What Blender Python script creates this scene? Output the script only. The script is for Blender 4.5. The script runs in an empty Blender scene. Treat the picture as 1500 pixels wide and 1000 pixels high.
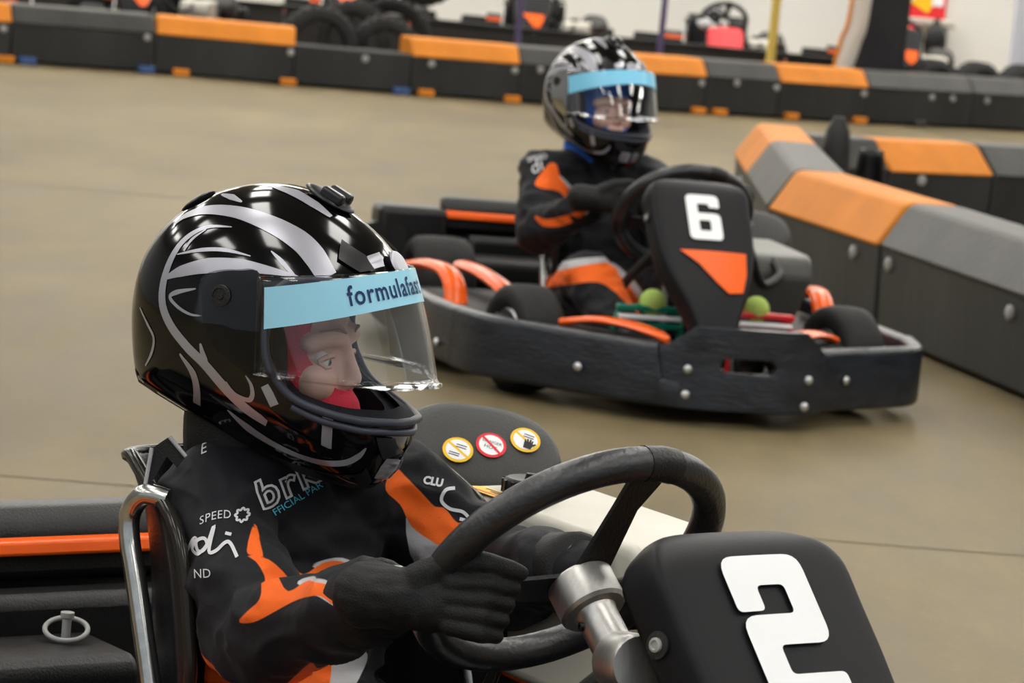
import bpy, bmesh, math, random
from math import sin, cos, radians, pi, sqrt, atan2
from mathutils import Vector, Matrix, noise
from mathutils.bvhtree import BVHTree

random.seed(7)
S = bpy.context.scene
C = bpy.context.collection

# ------------------------------------------------------------------ camera
cam_d = bpy.data.cameras.new('camera'); cam = bpy.data.objects.new('camera', cam_d); C.objects.link(cam)
PITCH, ROLL = math.atan(0.127), radians(5.5)
_r = Vector((1, 0, 0)); _u = Vector((0, sin(PITCH), cos(PITCH))); _v = Vector((0, cos(PITCH), -sin(PITCH)))
R_ = _r * cos(ROLL) + _u * sin(ROLL); U_ = -_r * sin(ROLL) + _u * cos(ROLL)
cam.matrix_world = Matrix(((R_.x, U_.x, -_v.x, 0), (R_.y, U_.y, -_v.y, 0), (R_.z, U_.z, -_v.z, 1.2), (0, 0, 0, 1)))
cam_d.sensor_width = 36; cam_d.lens = 120; cam_d.clip_start = .1; cam_d.clip_end = 200
cam_d.dof.use_dof = True; cam_d.dof.focus_distance = 3.85; cam_d.dof.aperture_fstop = 13
S.camera = cam

# ------------------------------------------------------------------ world, lights, exposure
w = bpy.data.worlds.new('world'); S.world = w; w.use_nodes = True
bg = w.node_tree.nodes['Background']; bg.inputs[0].default_value = (.86, .93, 1, 1); bg.inputs[1].default_value = .55
S.view_settings.view_transform = 'Standard'; S.view_settings.look = 'None'
S.view_settings.exposure = 0.0; S.view_settings.gamma = 1; S.view_settings.use_curve_mapping = False
LAMP_STRENGTH = 11.5

# ------------------------------------------------------------------ materials
MATS = {}
def mat(name, col, rough=.5, metal=0, var=0, scale=20, bump=0, bscale=60, coat=0, emit=0, spec=.28, stretch=None):
    if name in MATS: return MATS[name]
    m = bpy.data.materials.new(name); m.use_nodes = True; MATS[name] = m
    nt = m.node_tree; p = nt.nodes['Principled BSDF']
    c = tuple(col) + (1,)
    p.inputs['Base Color'].default_value = c; p.inputs['Roughness'].default_value = rough; p.inputs['Metallic'].default_value = metal
    p.inputs['Coat Weight'].default_value = coat; p.inputs['Coat Roughness'].default_value = .04
    p.inputs['Specular IOR Level'].default_value = spec
    if emit:
        p.inputs['Emission Color'].default_value = c; p.inputs['Emission Strength'].default_value = emit
    if var or bump:
        tc = nt.nodes.new('ShaderNodeTexCoord'); mp = nt.nodes.new('ShaderNodeMapping'); nt.links.new(tc.outputs['Object'], mp.inputs[0])
        if stretch: mp.inputs['Scale'].default_value = stretch
    if var:
        n = nt.nodes.new('ShaderNodeTexNoise'); n.inputs['Scale'].default_value = scale; n.inputs['Detail'].default_value = 5
        nt.links.new(mp.outputs[0], n.inputs[0])
        r = nt.nodes.new('ShaderNodeValToRGB'); r.color_ramp.elements[0].position = .3; r.color_ramp.elements[1].position = .72
        r.color_ramp.elements[0].color = tuple(max(0, x * (1 - var)) for x in col) + (1,)
        r.color_ramp.elements[1].color = tuple(min(1, x * (1 + var)) for x in col) + (1,)
        nt.links.new(n.outputs[0], r.inputs[0]); nt.links.new(r.outputs[0], p.inputs['Base Color'])
    if bump:
        n2 = nt.nodes.new('ShaderNodeTexNoise'); n2.inputs['Scale'].default_value = bscale; n2.inputs['Detail'].default_value = 4
        nt.links.new(mp.outputs[0], n2.inputs[0])
        b = nt.nodes.new('ShaderNodeBump'); b.inputs['Strength'].default_value = bump; b.inputs['Distance'].default_value = .004
        nt.links.new(n2.outputs[0], b.inputs['Height']); nt.links.new(b.outputs[0], p.inputs['Normal'])
    return m

BLACKP = mat('black_plastic', (.009, .0092, .0095), .4, spec=.35, bump=.25, bscale=300, var=.15, scale=8)
DARKP = mat('dark_matte_plastic', (.016, .016, .0155), .5, spec=.35, bump=.3, bscale=350, var=.2, scale=6)
BUMPM = mat('worn_bumper_plastic', (.016, .0195, .027), .3, spec=.5, bump=.6, bscale=40, var=.5, scale=9, stretch=(1, 1, 4))
RUBBER = mat('tyre_rubber', (.016, .0155, .015), .7, spec=.3, var=.3, scale=15, bump=.4, bscale=120)
SATIN = mat('number_panel_plastic', (.0075, .0075, .009), .45, bump=.06, bscale=500, spec=.17)
ORANGE = mat('glossy_orange', (.92, .125, .008), .25, spec=.4)
ORANGEB = mat('barrier_orange', (.66, .225, .026), .55, spec=.15, var=.12, scale=5, bump=.15, bscale=40)
BARR = mat('barrier_black', (.028, .030, .030), .48, spec=.35, var=.3, scale=3, bump=.4, bscale=25, stretch=(1, 1, .3))
BARRG = mat('barrier_grey_cap', (.038, .0375, .033), .45, var=.25, scale=4, bump=.3, bscale=40)
WHITE = mat('white_vinyl', (.86, .87, .88), .4)
STEEL = mat('brushed_steel', (.56, .55, .53), .4, 1, var=.1, scale=200, stretch=(1, 1, .02))
CHROME = mat('chrome_tube', (.5, .5, .48), .22, 1, var=.15, scale=60)
ZINC = mat('zinc_bolt', (.62, .63, .64), .38, .8)
GRIP = mat('wheel_grip', (.012, .0122, .0145), .36, spec=.7, var=.3, scale=40, bump=.22, bscale=160)
GLOVE = mat('black_glove_fabric', (.0075, .0075, .008), .6, spec=.3, bump=.35, bscale=500, var=.2, scale=30)
SEATM = mat('black_seat_shell', (.013, .013, .014), .22, bump=.1, bscale=200)
TANK = mat('white_tank', (.52, .50, .43), .35, var=.05, scale=10)
BOLTB = mat('dull_barrier_bolt', (.36, .36, .35), .6, .2)
ALU = mat('aluminium', (.45, .45, .46), .35, .9, var=.15, scale=30)
COVERG = mat('engine_cover_grey', (.05, .05, .047), .5, bump=.25, bscale=350)
REDP = mat('red_paint', (.55, .02, .025), .35)
GREENP = mat('green_paint', (.0, .16, .10), .4)
BALL = mat('tennis_ball_felt', (.42, .58, .14), .95, bump=.6, bscale=300)
SILVER = mat('silver_graphic', (.42, .42, .47), .32, .55)
SHELL = mat('helmet_gloss_black', (.0022, .0022, .0026), .1, spec=.55)
LINER = mat('helmet_liner', (.008, .008, .016), .8, bump=.3, bscale=400)
SEAL = mat('visor_seal_rubber', (.05, .055, .075), .4)
CYAN = mat('visor_strip_blue', (.36, .74, .93), .3, coat=.2)
CYAN6 = mat('visor_strip_bright_blue', (.24, .66, .93), .3, coat=.2)
NAVY = mat('strip_navy_print', (.01, .035, .12), .4)
SKIN = mat('face_skin', (.70, .44, .35), .5, var=.06, scale=25)
LIP = mat('lip', (.5, .17, .14), .5)
EYEW = mat('eye_white', (.75, .73, .70), .2); IRIS = mat('eye_iris', (.12, .2, .25), .2); PUPIL = mat('eye_pupil', (.005, .005, .005), .1)
BROW = mat('eyebrow', (.3, .17, .09), .8)
REDB = mat('balaclava_red', (.62, .035, .065), .85, bump=.4, bscale=400)
BLUEB = mat('balaclava_blue', (.03, .14, .55), .85, bump=.4, bscale=400)
EMBR = mat('embroidery_white', (.62, .62, .64), .7); EMBC = mat('embroidery_cyan', (.1, .55, .72), .7)
GREYT = mat('grey_trim', (.38, .38, .4), .7); BLUE_OBJ = mat('blue_foot', (.05, .1, .25), .6)
YELLOW = mat('yellow_vinyl', (.85, .52, .02), .4); REDV = mat('red_vinyl', (.75, .03, .04), .4); BLACKV = mat('black_print', (.02, .02, .02), .5)
YPOLE = mat('yellow_pole', (.62, .45, .10), .5); PPOLE = mat('violet_pole', (.09, .07, .15), .5)
LAMP = mat('skylight_glow', (1, .97, .92), .5, emit=LAMP_STRENGTH)

def glassy(name, tint, gl, dark=0.0):
    m = bpy.data.materials.new(name); m.use_nodes = True; nt = m.node_tree; nt.nodes.clear()
    o = nt.nodes.new('ShaderNodeOutputMaterial'); mx = nt.nodes.new('ShaderNodeMixShader'); t = nt.nodes.new('ShaderNodeBsdfTransparent')
    g = nt.nodes.new('ShaderNodeBsdfGlossy'); g.inputs['Roughness'].default_value = .015; g.inputs['Color'].default_value = (1, 1, 1, 1)
    t.inputs[0].default_value = tint + (1,)
    f = nt.nodes.new('ShaderNodeFresnel'); f.inputs[0].default_value = 1.5
    ml = nt.nodes.new('ShaderNodeMath'); ml.operation = 'MULTIPLY'; ml.inputs[1].default_value = gl
    nt.links.new(f.outputs[0], ml.inputs[0]); nt.links.new(ml.outputs[0], mx.inputs[0])
    nt.links.new(t.outputs[0], mx.inputs[1]); nt.links.new(g.outputs[0], mx.inputs[2]); nt.links.new(mx.outputs[0], o.inputs[0])
    return m
VISOR = glassy('clear_visor', (.95, .96, .97), .8)
SMOKE = glassy('smoked_side_plate', (.42, .42, .44), .6)

def floor_mat():
    m = bpy.data.materials.new('worn_concrete'); m.use_nodes = True; nt = m.node_tree; p = nt.nodes['Principled BSDF']
    tc = nt.nodes.new('ShaderNodeTexCoord')
    def noi(scale, st, det=6):
        mp = nt.nodes.new('ShaderNodeMapping'); mp.inputs['Scale'].default_value = st; mp.inputs['Rotation'].default_value = (0, 0, .25)
        nt.links.new(tc.outputs['Object'], mp.inputs[0])
        n = nt.nodes.new('ShaderNodeTexNoise'); n.inputs['Scale'].default_value = scale; n.inputs['Detail'].default_value = det; n.inputs['Roughness'].default_value = .6
        nt.links.new(mp.outputs[0], n.inputs[0]); return n
    a = noi(.5, (1, .45, 1)); b = noi(5, (1, .25, 1)); c = noi(60, (1, 1, 1), 3)
    r = nt.nodes.new('ShaderNodeValToRGB'); e = r.color_ramp.elements
    e[0].position = .25; e[0].color = (.092, .070, .034, 1); e[1].position = .72; e[1].color = (.228, .181, .096, 1)
    nt.links.new(a.outputs[0], r.inputs[0])
    mx = nt.nodes.new('ShaderNodeMixRGB'); mx.blend_type = 'OVERLAY'; mx.inputs[0].default_value = .5
    nt.links.new(r.outputs[0], mx.inputs[1]); nt.links.new(b.outputs[0], mx.inputs[2])
    m2 = nt.nodes.new('ShaderNodeMixRGB'); m2.blend_type = 'OVERLAY'; m2.inputs[0].default_value = .15
    nt.links.new(mx.outputs[0], m2.inputs[1]); nt.links.new(c.outputs[0], m2.inputs[2])
    nt.links.new(m2.outputs[0], p.inputs['Base Color'])
    rr = nt.nodes.new('ShaderNodeMapRange'); rr.inputs[3].default_value = .42; rr.inputs[4].default_value = .7
    nt.links.new(b.outputs[0], rr.inputs[0]); nt.links.new(rr.outputs[0], p.inputs['Roughness'])
    p.inputs['Specular IOR Level'].default_value = .16
    return m

def suit_mat():
    m = bpy.data.materials.new('race_suit_cloth'); m.use_nodes = True; nt = m.node_tree; p = nt.nodes['Principled BSDF']
    tc = nt.nodes.new('ShaderNodeTexCoord')
    prev = None; base = (.0078, .0084, .0112, 1)
    for nm, col in (('white_zone', (.46, .46, .47, 1)), ('orange_zone', (.86, .135, .012, 1))):
        at = nt.nodes.new('ShaderNodeAttribute'); at.attribute_name = nm
        mr = nt.nodes.new('ShaderNodeMapRange'); mr.inputs[1].default_value = -.0006; mr.inputs[2].default_value = .0006
        nt.links.new(at.outputs['Fac'], mr.inputs[0])
        mx = nt.nodes.new('ShaderNodeMixRGB'); mx.inputs[1].default_value = base; mx.inputs[2].default_value = col
        if prev: nt.links.new(prev.outputs[0], mx.inputs[1])
        nt.links.new(mr.outputs[0], mx.inputs[0]); prev = mx
    nt.links.new(prev.outputs[0], p.inputs['Base Color'])
    n = nt.nodes.new('ShaderNodeTexNoise'); n.inputs['Scale'].default_value = 600
    n3 = nt.nodes.new('ShaderNodeTexNoise'); n3.inputs['Scale'].default_value = 16; n3.inputs['Detail'].default_value = 3
    nt.links.new(tc.outputs['Object'], n.inputs[0]); nt.links.new(tc.outputs['Object'], n3.inputs[0])
    ad = nt.nodes.new('ShaderNodeMath'); ad.operation = 'MULTIPLY_ADD'; ad.inputs[1].default_value = .12
    nt.links.new(n.outputs[0], ad.inputs[0]); nt.links.new(n3.outputs[0], ad.inputs[2])
    b = nt.nodes.new('ShaderNodeBump'); b.inputs['Strength'].default_value = .45; b.inputs['Distance'].default_value = .008
    nt.links.new(ad.outputs[0], b.inputs['Height']); nt.links.new(b.outputs[0], p.inputs['Normal'])
    p.inputs['Roughness'].default_value = .68; p.inputs['Specular IOR Level'].default_value = .2; p.inputs['Sheen Weight'].default_value = .04; p.inputs['Sheen Roughness'].default_value = .5
    return m
SUIT = suit_mat()

# ------------------------------------------------------------------ mesh helpers
class MB:
    def __init__(s): s.v = []; s.f = []; s.sm = []
    def add(s, vs, fs, smooth=False):
        b = len(s.v); s.v += [tuple(x) for x in vs]; s.f += [tuple(i + b for i in f) for f in fs]; s.sm += [smooth] * len(fs); return s
    def box(s, c, d, rot=None):
        vs = []
        for x in (-.5, .5):
            for y in (-.5, .5):
                for z in (-.5, .5):
                    q = Vector((x * d[0], y * d[1], z * d[2]))
                    if rot is not None: q = rot @ q
                    vs.append(q + Vector(c))
        return s.add(vs, [(0, 1, 3, 2), (4, 6, 7, 5), (0, 4, 5, 1), (2, 3, 7, 6), (0, 2, 6, 4), (1, 5, 7, 3)])
    def prism(s, pts, a, b):
        """pts: list of 3D points (one loop); extrude by vector b-a"""
        n = len(pts); d = Vector(b) - Vector(a)
        vs = [Vector(p) for p in pts] + [Vector(p) + d for p in pts]
        fs = [tuple(range(n))[::-1], tuple(range(n, 2 * n))] + [(i, (i + 1) % n, n + (i + 1) % n, n + i) for i in range(n)]
        return s.add(vs, fs)
    def grid(s, rows, closed_u=False, closed_v=False, smooth=True, flip=False):
        n = len(rows); m = len(rows[0]); vs = [p for r in rows for p in r]; fs = []
        for i in range(n if closed_u else n - 1):
            for j in range(m if closed_v else m - 1):
                q = (i * m + j, i * m + (j + 1) % m, ((i + 1) % n) * m + (j + 1) % m, ((i + 1) % n) * m + j)
                fs.append(q[::-1] if flip else q)
        return s.add(vs, fs, smooth)
    def sweep(s, path, prof, closed=False, cap=True, up=None, smooth=True):
        """path 3D pts; prof: list of (a,b) 2D or function i->list"""
        path = [Vector(p) for p in path]; n = len(path); rows = []; prev = None
        for i, p in enumerate(path):
            if closed: t = path[(i + 1) % n] - path[i - 1]
            else: t = path[min(i + 1, n - 1)] - path[max(i - 1, 0)]
            t.normalize()
            if up is not None:
                a = Vector(up).cross(t); 
                if a.length < 1e-6: a = Vector((1, 0, 0))
                a.normalize(); b = t.cross(a)
            else:
                if prev is None:
                    a = t.orthogonal().normalized()
                else:
                    a = (prev - t * prev.dot(t)).normalized()
                prev = a; b = t.cross(a)
            pr = prof(i) if callable(prof) else prof
            rows.append([p + a * x + b * y for x, y in pr])
        m = len(rows[0])
        s.grid(rows, closed_u=closed, closed_v=True, smooth=smooth)
        if cap and not closed:
            s.add(rows[0], [tuple(range(m))[::-1]]); s.add(rows[-1], [tuple(range(m))])
        return s
    def tube(s, path, r, k=12, closed=False, cap=True):
        rr = r if callable(r) else (lambda i: r)
        return s.sweep(path, lambda i: [(rr(i) * cos(2 * pi * j / k), rr(i) * sin(2 * pi * j / k)) for j in range(k)], closed, cap)
    def lathe(s, prof, c, axis, k=24, smooth=True, closed=False):
        """prof: list of (r, h) along axis from c"""
        ax = Vector(axis).normalized(); a = ax.orthogonal().normalized(); b = ax.cross(a); c = Vector(c)
        rows = [[c + ax * h + (a * cos(2 * pi * j / k) + b * sin(2 * pi * j / k)) * r for j in range(k)] for r, h in prof]
        s.grid(rows, closed_u=closed, closed_v=True, smooth=smooth, flip=True)
        if not closed:
            for rw, rev in ((rows[0], False), (rows[-1], True)):
                if prof[0 if not rev else -1][0] > 1e-5: s.add(rw, [tuple(range(k))[::-1] if rev else tuple(range(k))])
        return s
    def sphere(s, c, r, k=16, m=10, rot=None):
        if not hasattr(r, '__len__'): r = (r, r, r)
        rows = []
        for i in range(m + 1):
            th = pi * i / m
            row = []
            for j in range(k):
                ph = 2 * pi * j / k
                q = Vector((r[0] * sin(th) * cos(ph), r[1] * sin(th) * sin(ph), r[2] * cos(th)))
                if rot is not None: q = rot @ q
                row.append(q + Vector(c))
            rows.append(row)
        return s.grid(rows, closed_v=True)
    def capsule(s, a, b, ra, rb, k=14):
        a = Vector(a); b = Vector(b); s.sphere(a, ra, k, 8); s.sphere(b, rb, k, 8)
        return s.tube([a, b], lambda i: (ra, rb)[i], k)
    def chain(s, pts, rs, k=14):
        for i in range(len(pts) - 1): s.capsule(pts[i], pts[i + 1], rs[i], rs[i + 1], k)
        return s
    def mesh(s, name, m):
        me = bpy.data.meshes.new(name); me.from_pydata(s.v, [], s.f)
        me.polygons.foreach_set('use_smooth', s.sm)
        for x in (m if isinstance(m, (list, tuple)) else [m]): me.materials.append(x)
        bm = bmesh.new(); bm.from_mesh(me); bmesh.ops.remove_doubles(bm, verts=bm.verts, dist=1e-6); bmesh.ops.recalc_face_normals(bm, faces=bm.faces); bm.to_mesh(me); bm.free()
        me.set_sharp_from_angle(angle=radians(50)); me.update(); return me
    def build(s, name, m, parent=None, off=None, bevel=0, seg=2, auto=None):
        me = s.mesh(name, m)
        return link(name, me, parent, off, bevel, seg)

def link(name, me, parent=None, off=None, bevel=0, seg=2):
    if off is not None: me.transform(Matrix.Translation(-Vector(off)))
    o = bpy.data.objects.new(name, me); C.objects.link(o)
    if parent is not None: o.parent = parent
    if bevel:
        bv = o.modifiers.new('bevel', 'BEVEL'); bv.width = bevel; bv.segments = seg; bv.limit_method = 'ANGLE'; bv.angle_limit = radians(35)
        for p in me.polygons: p.use_smooth = True
        wn = o.modifiers.new('wn', 'WEIGHTED_NORMAL'); wn.keep_sharp = True
    return o

def tag(o, label=None, cat=None, group=None, kind=None):
    if label: o['label'] = label
    if cat: o['category'] = cat
    if group: o['group'] = group
    if kind: o['kind'] = kind
    return o
def thing(name, label, cat, M=None, group=None):
    o = bpy.data.objects.new(name, None); C.objects.link(o); o.empty_display_size = .1
    if M is not None: o.matrix_world = M
    return tag(o, label, cat, group)
def copy_tree(o, parent=None):
    c = o.copy(); C.objects.link(c)
    if parent is not None: c.parent = parent
    for ch in o.children: copy_tree(ch, c)
    return c

SCR = bpy.data.scenes.new('scratch')      # modifiers are evaluated here, away from the growing main scene; removed at the end
def scratch_graph():
    vl = SCR.view_layers[0]; vl.update(); return vl.depsgraph
def evald(mb, mods, name='tmp', m=None):
    """run modifiers on a mesh and hand back the evaluated mesh"""
    me = mb.mesh(name, m or BLACKV) if isinstance(mb, MB) else mb
    o = bpy.data.objects.new(name, me); SCR.collection.objects.link(o); mods(o)
    r = bpy.data.meshes.new_from_object(o.evaluated_get(scratch_graph())); bpy.data.objects.remove(o)
    return r
def remesh(mb, vox, smooth=6, name='tmp', fac=.5):
    def f(o):
        r = o.modifiers.new('r', 'REMESH'); r.mode = 'VOXEL'; r.voxel_size = vox; r.use_smooth_shade = True
        if smooth:
            q = o.modifiers.new('s', 'SMOOTH'); q.iterations = smooth; q.factor = fac
    return evald(mb, f, name)
def boolean(me, cutter, op='DIFFERENCE', extra=None):
    co = bpy.data.objects.new('cut', cutter.mesh('cut', BLACKV) if isinstance(cutter, MB) else cutter); SCR.collection.objects.link(co)
    def f(o):
        b = o.modifiers.new('b', 'BOOLEAN'); b.operation = op; b.object = co; b.solver = 'EXACT'
        if extra: extra(o)
    r = evald(me, f); bpy.data.objects.remove(co); return r

def spline(pts, n=8, closed=False):
    """Catmull-Rom"""
    P = [Vector(p) for p in pts]; N = len(P); out = []
    for i in range(N if closed else N - 1):
        if closed: a, b, c, d = P[(i - 1) % N], P[i], P[(i + 1) % N], P[(i + 2) % N]
        else: a, b, c, d = P[max(i - 1, 0)], P[i], P[i + 1], P[min(i + 2, N - 1)]
        for k in range(n):
            t = k / n
            out.append(.5 * ((2 * b) + (c - a) * t + (2 * a - 5 * b + 4 * c - d) * t * t + (3 * b - a - 3 * c + d) * t ** 3))
    if not closed: out.append(P[-1])
    return out

# ---- flat print: 2-D shapes cut into a fine grid and laid on a surface by mapf(u, v) -> 3-D
def poly_bm(loops):
    bm = bmesh.new(); es = []
    for lp in loops:
        vs = [bm.verts.new((p[0], p[1], 0)) for p in lp]
        es += [bm.edges.new((vs[i], vs[(i + 1) % len(vs)])) for i in range(len(vs))]
    bmesh.ops.triangle_fill(bm, use_beauty=True, use_dissolve=False, edges=es)
    return bm
def text_bm(txt, size=1, align='CENTER', shear=0, spacing=1, bold=0):
    cu = bpy.data.curves.new('t', 'FONT'); cu.body = txt; cu.size = size; cu.align_x = align; cu.align_y = 'CENTER'; cu.shear = shear
    cu.space_character = spacing; cu.resolution_u = 3; cu.offset = bold
    o = bpy.data.objects.new('t', cu); SCR.collection.objects.link(o)
    me = bpy.data.meshes.new_from_object(o.evaluated_get(scratch_graph())); bpy.data.objects.remove(o)
    bm = bmesh.new(); bm.from_mesh(me); bpy.data.meshes.remove(me); return bm
def ribbon(pts, wd, rnd=.4, n=6):
    """a thick 2-D stroke with rounded corners; returns a bmesh"""
    P = [Vector((p[0], p[1], 0)) for p in pts]; path = [P[0]]
    for i in range(1, len(P) - 1):
        a, b, c = P[i - 1], P[i], P[i + 1]; d = wd * rnd
        p0 = b + (a - b).normalized() * d; p1 = b + (c - b).normalized() * d
        for k in range(n + 1):
            t = k / n; path.append(p0 * (1 - t) ** 2 + b * 2 * t * (1 - t) + p1 * t * t)
    path.append(P[-1]); return stroke(path, lambda t: wd)
def stroke(path, wf):
    bm = bmesh.new(); prev = None; n = len(path)
    for i, p in enumerate(path):
        t = (path[min(i + 1, n - 1)] - path[max(i - 1, 0)]).normalized(); nrm = Vector((-t.y, t.x, 0)); wd = wf(i / (n - 1)) * .5
        a = bm.verts.new(p + nrm * wd); b = bm.verts.new(p - nrm * wd)
        if prev: bm.faces.new((prev[0], prev[1], b, a))
        prev = (a, b)
    return bm
def lay(bm, mapf, name, m, parent, step=.01, off=None):
    bm.verts.ensure_lookup_table()
    if step:
        for ax in (0, 1):
            lo = min(v.co[ax] for v in bm.verts); hi = max(v.co[ax] for v in bm.verts)
            k = int(lo / step)
            while k * step < hi:
                no = (1, 0, 0) if ax == 0 else (0, 1, 0); co = (k * step, 0, 0) if ax == 0 else (0, k * step, 0)
                if lo < k * step: bmesh.ops.bisect_plane(bm, geom=bm.verts[:] + bm.edges[:] + bm.faces[:], plane_co=co, plane_no=no, dist=1e-7)
                k += 1
    bmesh.ops.triangulate(bm, faces=bm.faces)
    dead = []
    for v in bm.verts:
        q = mapf(v.co.x, v.co.y)
        if q is None: dead.append(v)
        else: v.co = q
    if dead: bmesh.ops.delete(bm, geom=dead, context='VERTS')
    me = bpy.data.meshes.new(name); bm.to_mesh(me); bm.free(); me.materials.append(m)
    for p in me.polygons: p.use_smooth = True
    return link(name, me, parent, off)

def bvh_of(me):
    return BVHTree.FromPolygons([v.co.copy() for v in me.vertices], [tuple(p.vertices) for p in me.polygons])

# ------------------------------------------------------------------ go-kart builder (X forward, Y left, Z up, metres)
def smooth_path(pts, n=6): return spline([(p[0], p[1], p[2] if len(p) > 2 else 0) for p in pts], n)
def rrect(w, h, r, n=4):
    out = []
    for cx, cy, a0 in ((w / 2 - r, h / 2 - r, 0), (-w / 2 + r, h / 2 - r, 90), (-w / 2 + r, -h / 2 + r, 180), (w / 2 - r, -h / 2 + r, 270)):
        for k in range(n + 1):
            a = radians(a0 + 90 * k / n); out.append((cx + r * cos(a), cy + r * sin(a)))
    return out

def round_loop(lp, n=5):
    out = []; N = len(lp)
    for i in range(N):
        a, b, c = Vector(lp[i - 1][:2]), Vector(lp[i][:2]), Vector(lp[(i + 1) % N][:2]); r = lp[i][2]
        p0 = b + (a - b).normalized() * r; p1 = b + (c - b).normalized() * r
        for k in range(n + 1):
            t = k / n; q = p0 * (1 - t) ** 2 + b * 2 * t * (1 - t) + p1 * t * t; out.append((q.x, q.y))
    return out
PG = radians(47); PD = Vector((cos(PG), 0, -sin(PG))); PN = Vector((sin(PG), 0, cos(PG))); PO = Vector((.615, 0, .605))
PROFILE = [(-.005, .05), (.0, .085), (.02, .112), (.05, .122), (.10, .120), (.16, .120), (.24, .114), (.32, .093), (.40, .06), (.46, .043), (.50, .04)]
def phalf(v):
    for (a, b), (c, d) in zip(PROFILE, PROFILE[1:]):
        if v <= c: return b + (d - b) * (v - a) / (c - a)
    return PROFILE[-1][1]
def panel_point_(u, v, lift=0):
    """u across (m), v down the panel (m); top lip rolls back, slight crown"""
    crown = -.35 * u * u
    top = -max(0, .05 - v) ** 2 * 9
    bend = -max(0, v - .33) ** 2 * .9
    return PO + PD * v + Vector((0, u, 0)) + PN * (crown + top + bend + lift)

def wheel(root, x, y, r, wd, steer=0):
    ax = Vector((-sin(steer), cos(steer), 0)); c = Vector((x, y, r)); s = 1 if y > 0 else -1
    ax = ax * s
    rim = MB().lathe([(.02, -wd * .42), (r * .52, -wd * .42), (r * .56, -wd * .38), (r * .42, -wd * .3), (r * .42, wd * .25), (r * .56, wd * .38), (r * .52, wd * .42), (r * .4, wd * .34), (.03, wd * .28), (.028, wd * .46), (.0, wd * .47)], c, ax, 28).build('wheel', ALU, root)
    h = wd / 2
    ty = MB().lathe([(r * .55, -h * .8), (r * .7, -h), (r * .88, -h * .97), (r * .97, -h * .8), (r, -h * .4), (r * 1.003, 0), (r, h * .4), (r * .97, h * .8), (r * .88, h * .97), (r * .7, h), (r * .55, h * .8), (r * .53, 0)], c, ax, 32, closed=True).build('tyre', RUBBER, rim)
    for k in range(3):
        a = 2 * pi * k / 3; q = ax.orthogonal().normalized(); p = ax.cross(q)
        MB().lathe([(.006, 0), (.006, .008), (.0, .009)], c + ax * wd * .28 + (q * cos(a) + p * sin(a)) * .025, ax, 8).build('lug_nut', ZINC, rim)
    return rim

def seat_point(i_u, st):
    pass
SEAT = [((.24, .105), (0, 1), .165, .035), ((.14, .075), (.05, 1), .18, .06), ((.02, .06), (.15, 1), .19, .10), ((-.10, .075), (.45, .89), .197, .15), ((-.17, .13), (.75, .66), .20, .19),
        ((-.205, .21), (.93, .37), .203, .205), ((-.225, .30), (.99, .14), .205, .215), ((-.24, .40), (.99, .10), .207, .205), ((-.252, .46), (.99, .08), .207, .18), ((-.258, .495), (.99, .06), .202, .12), ((-.262, .518), (.97, .1), .192, .065)]
def seat_mesh(oy):
    rows = []
    ctr = spline([(a[0], a[1], 0) for a, n, w_, d in SEAT], 3); nn = spline([(n[0], n[1], 0) for a, n, w_, d in SEAT], 3); wd = spline([(w_, d, 0) for a, n, w_, d in SEAT], 3)
    for c, n, q in zip(ctr, nn, wd):
        n = n.normalized(); row = []
        for k in range(25):
            u = -1 + 2 * k / 24; ang = u * radians(88)
            lat = q.x * (abs(sin(ang)) ** .8) * (1 if u > 0 else -1); dep = q.y * (1 - cos(ang)) ** 1.15
            row.append((c.x + n.x * dep, oy + lat * (1.12 if u > 0 else 1), c.y + n.y * dep))
        rows.append(row)
    return MB().grid(rows)

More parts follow.
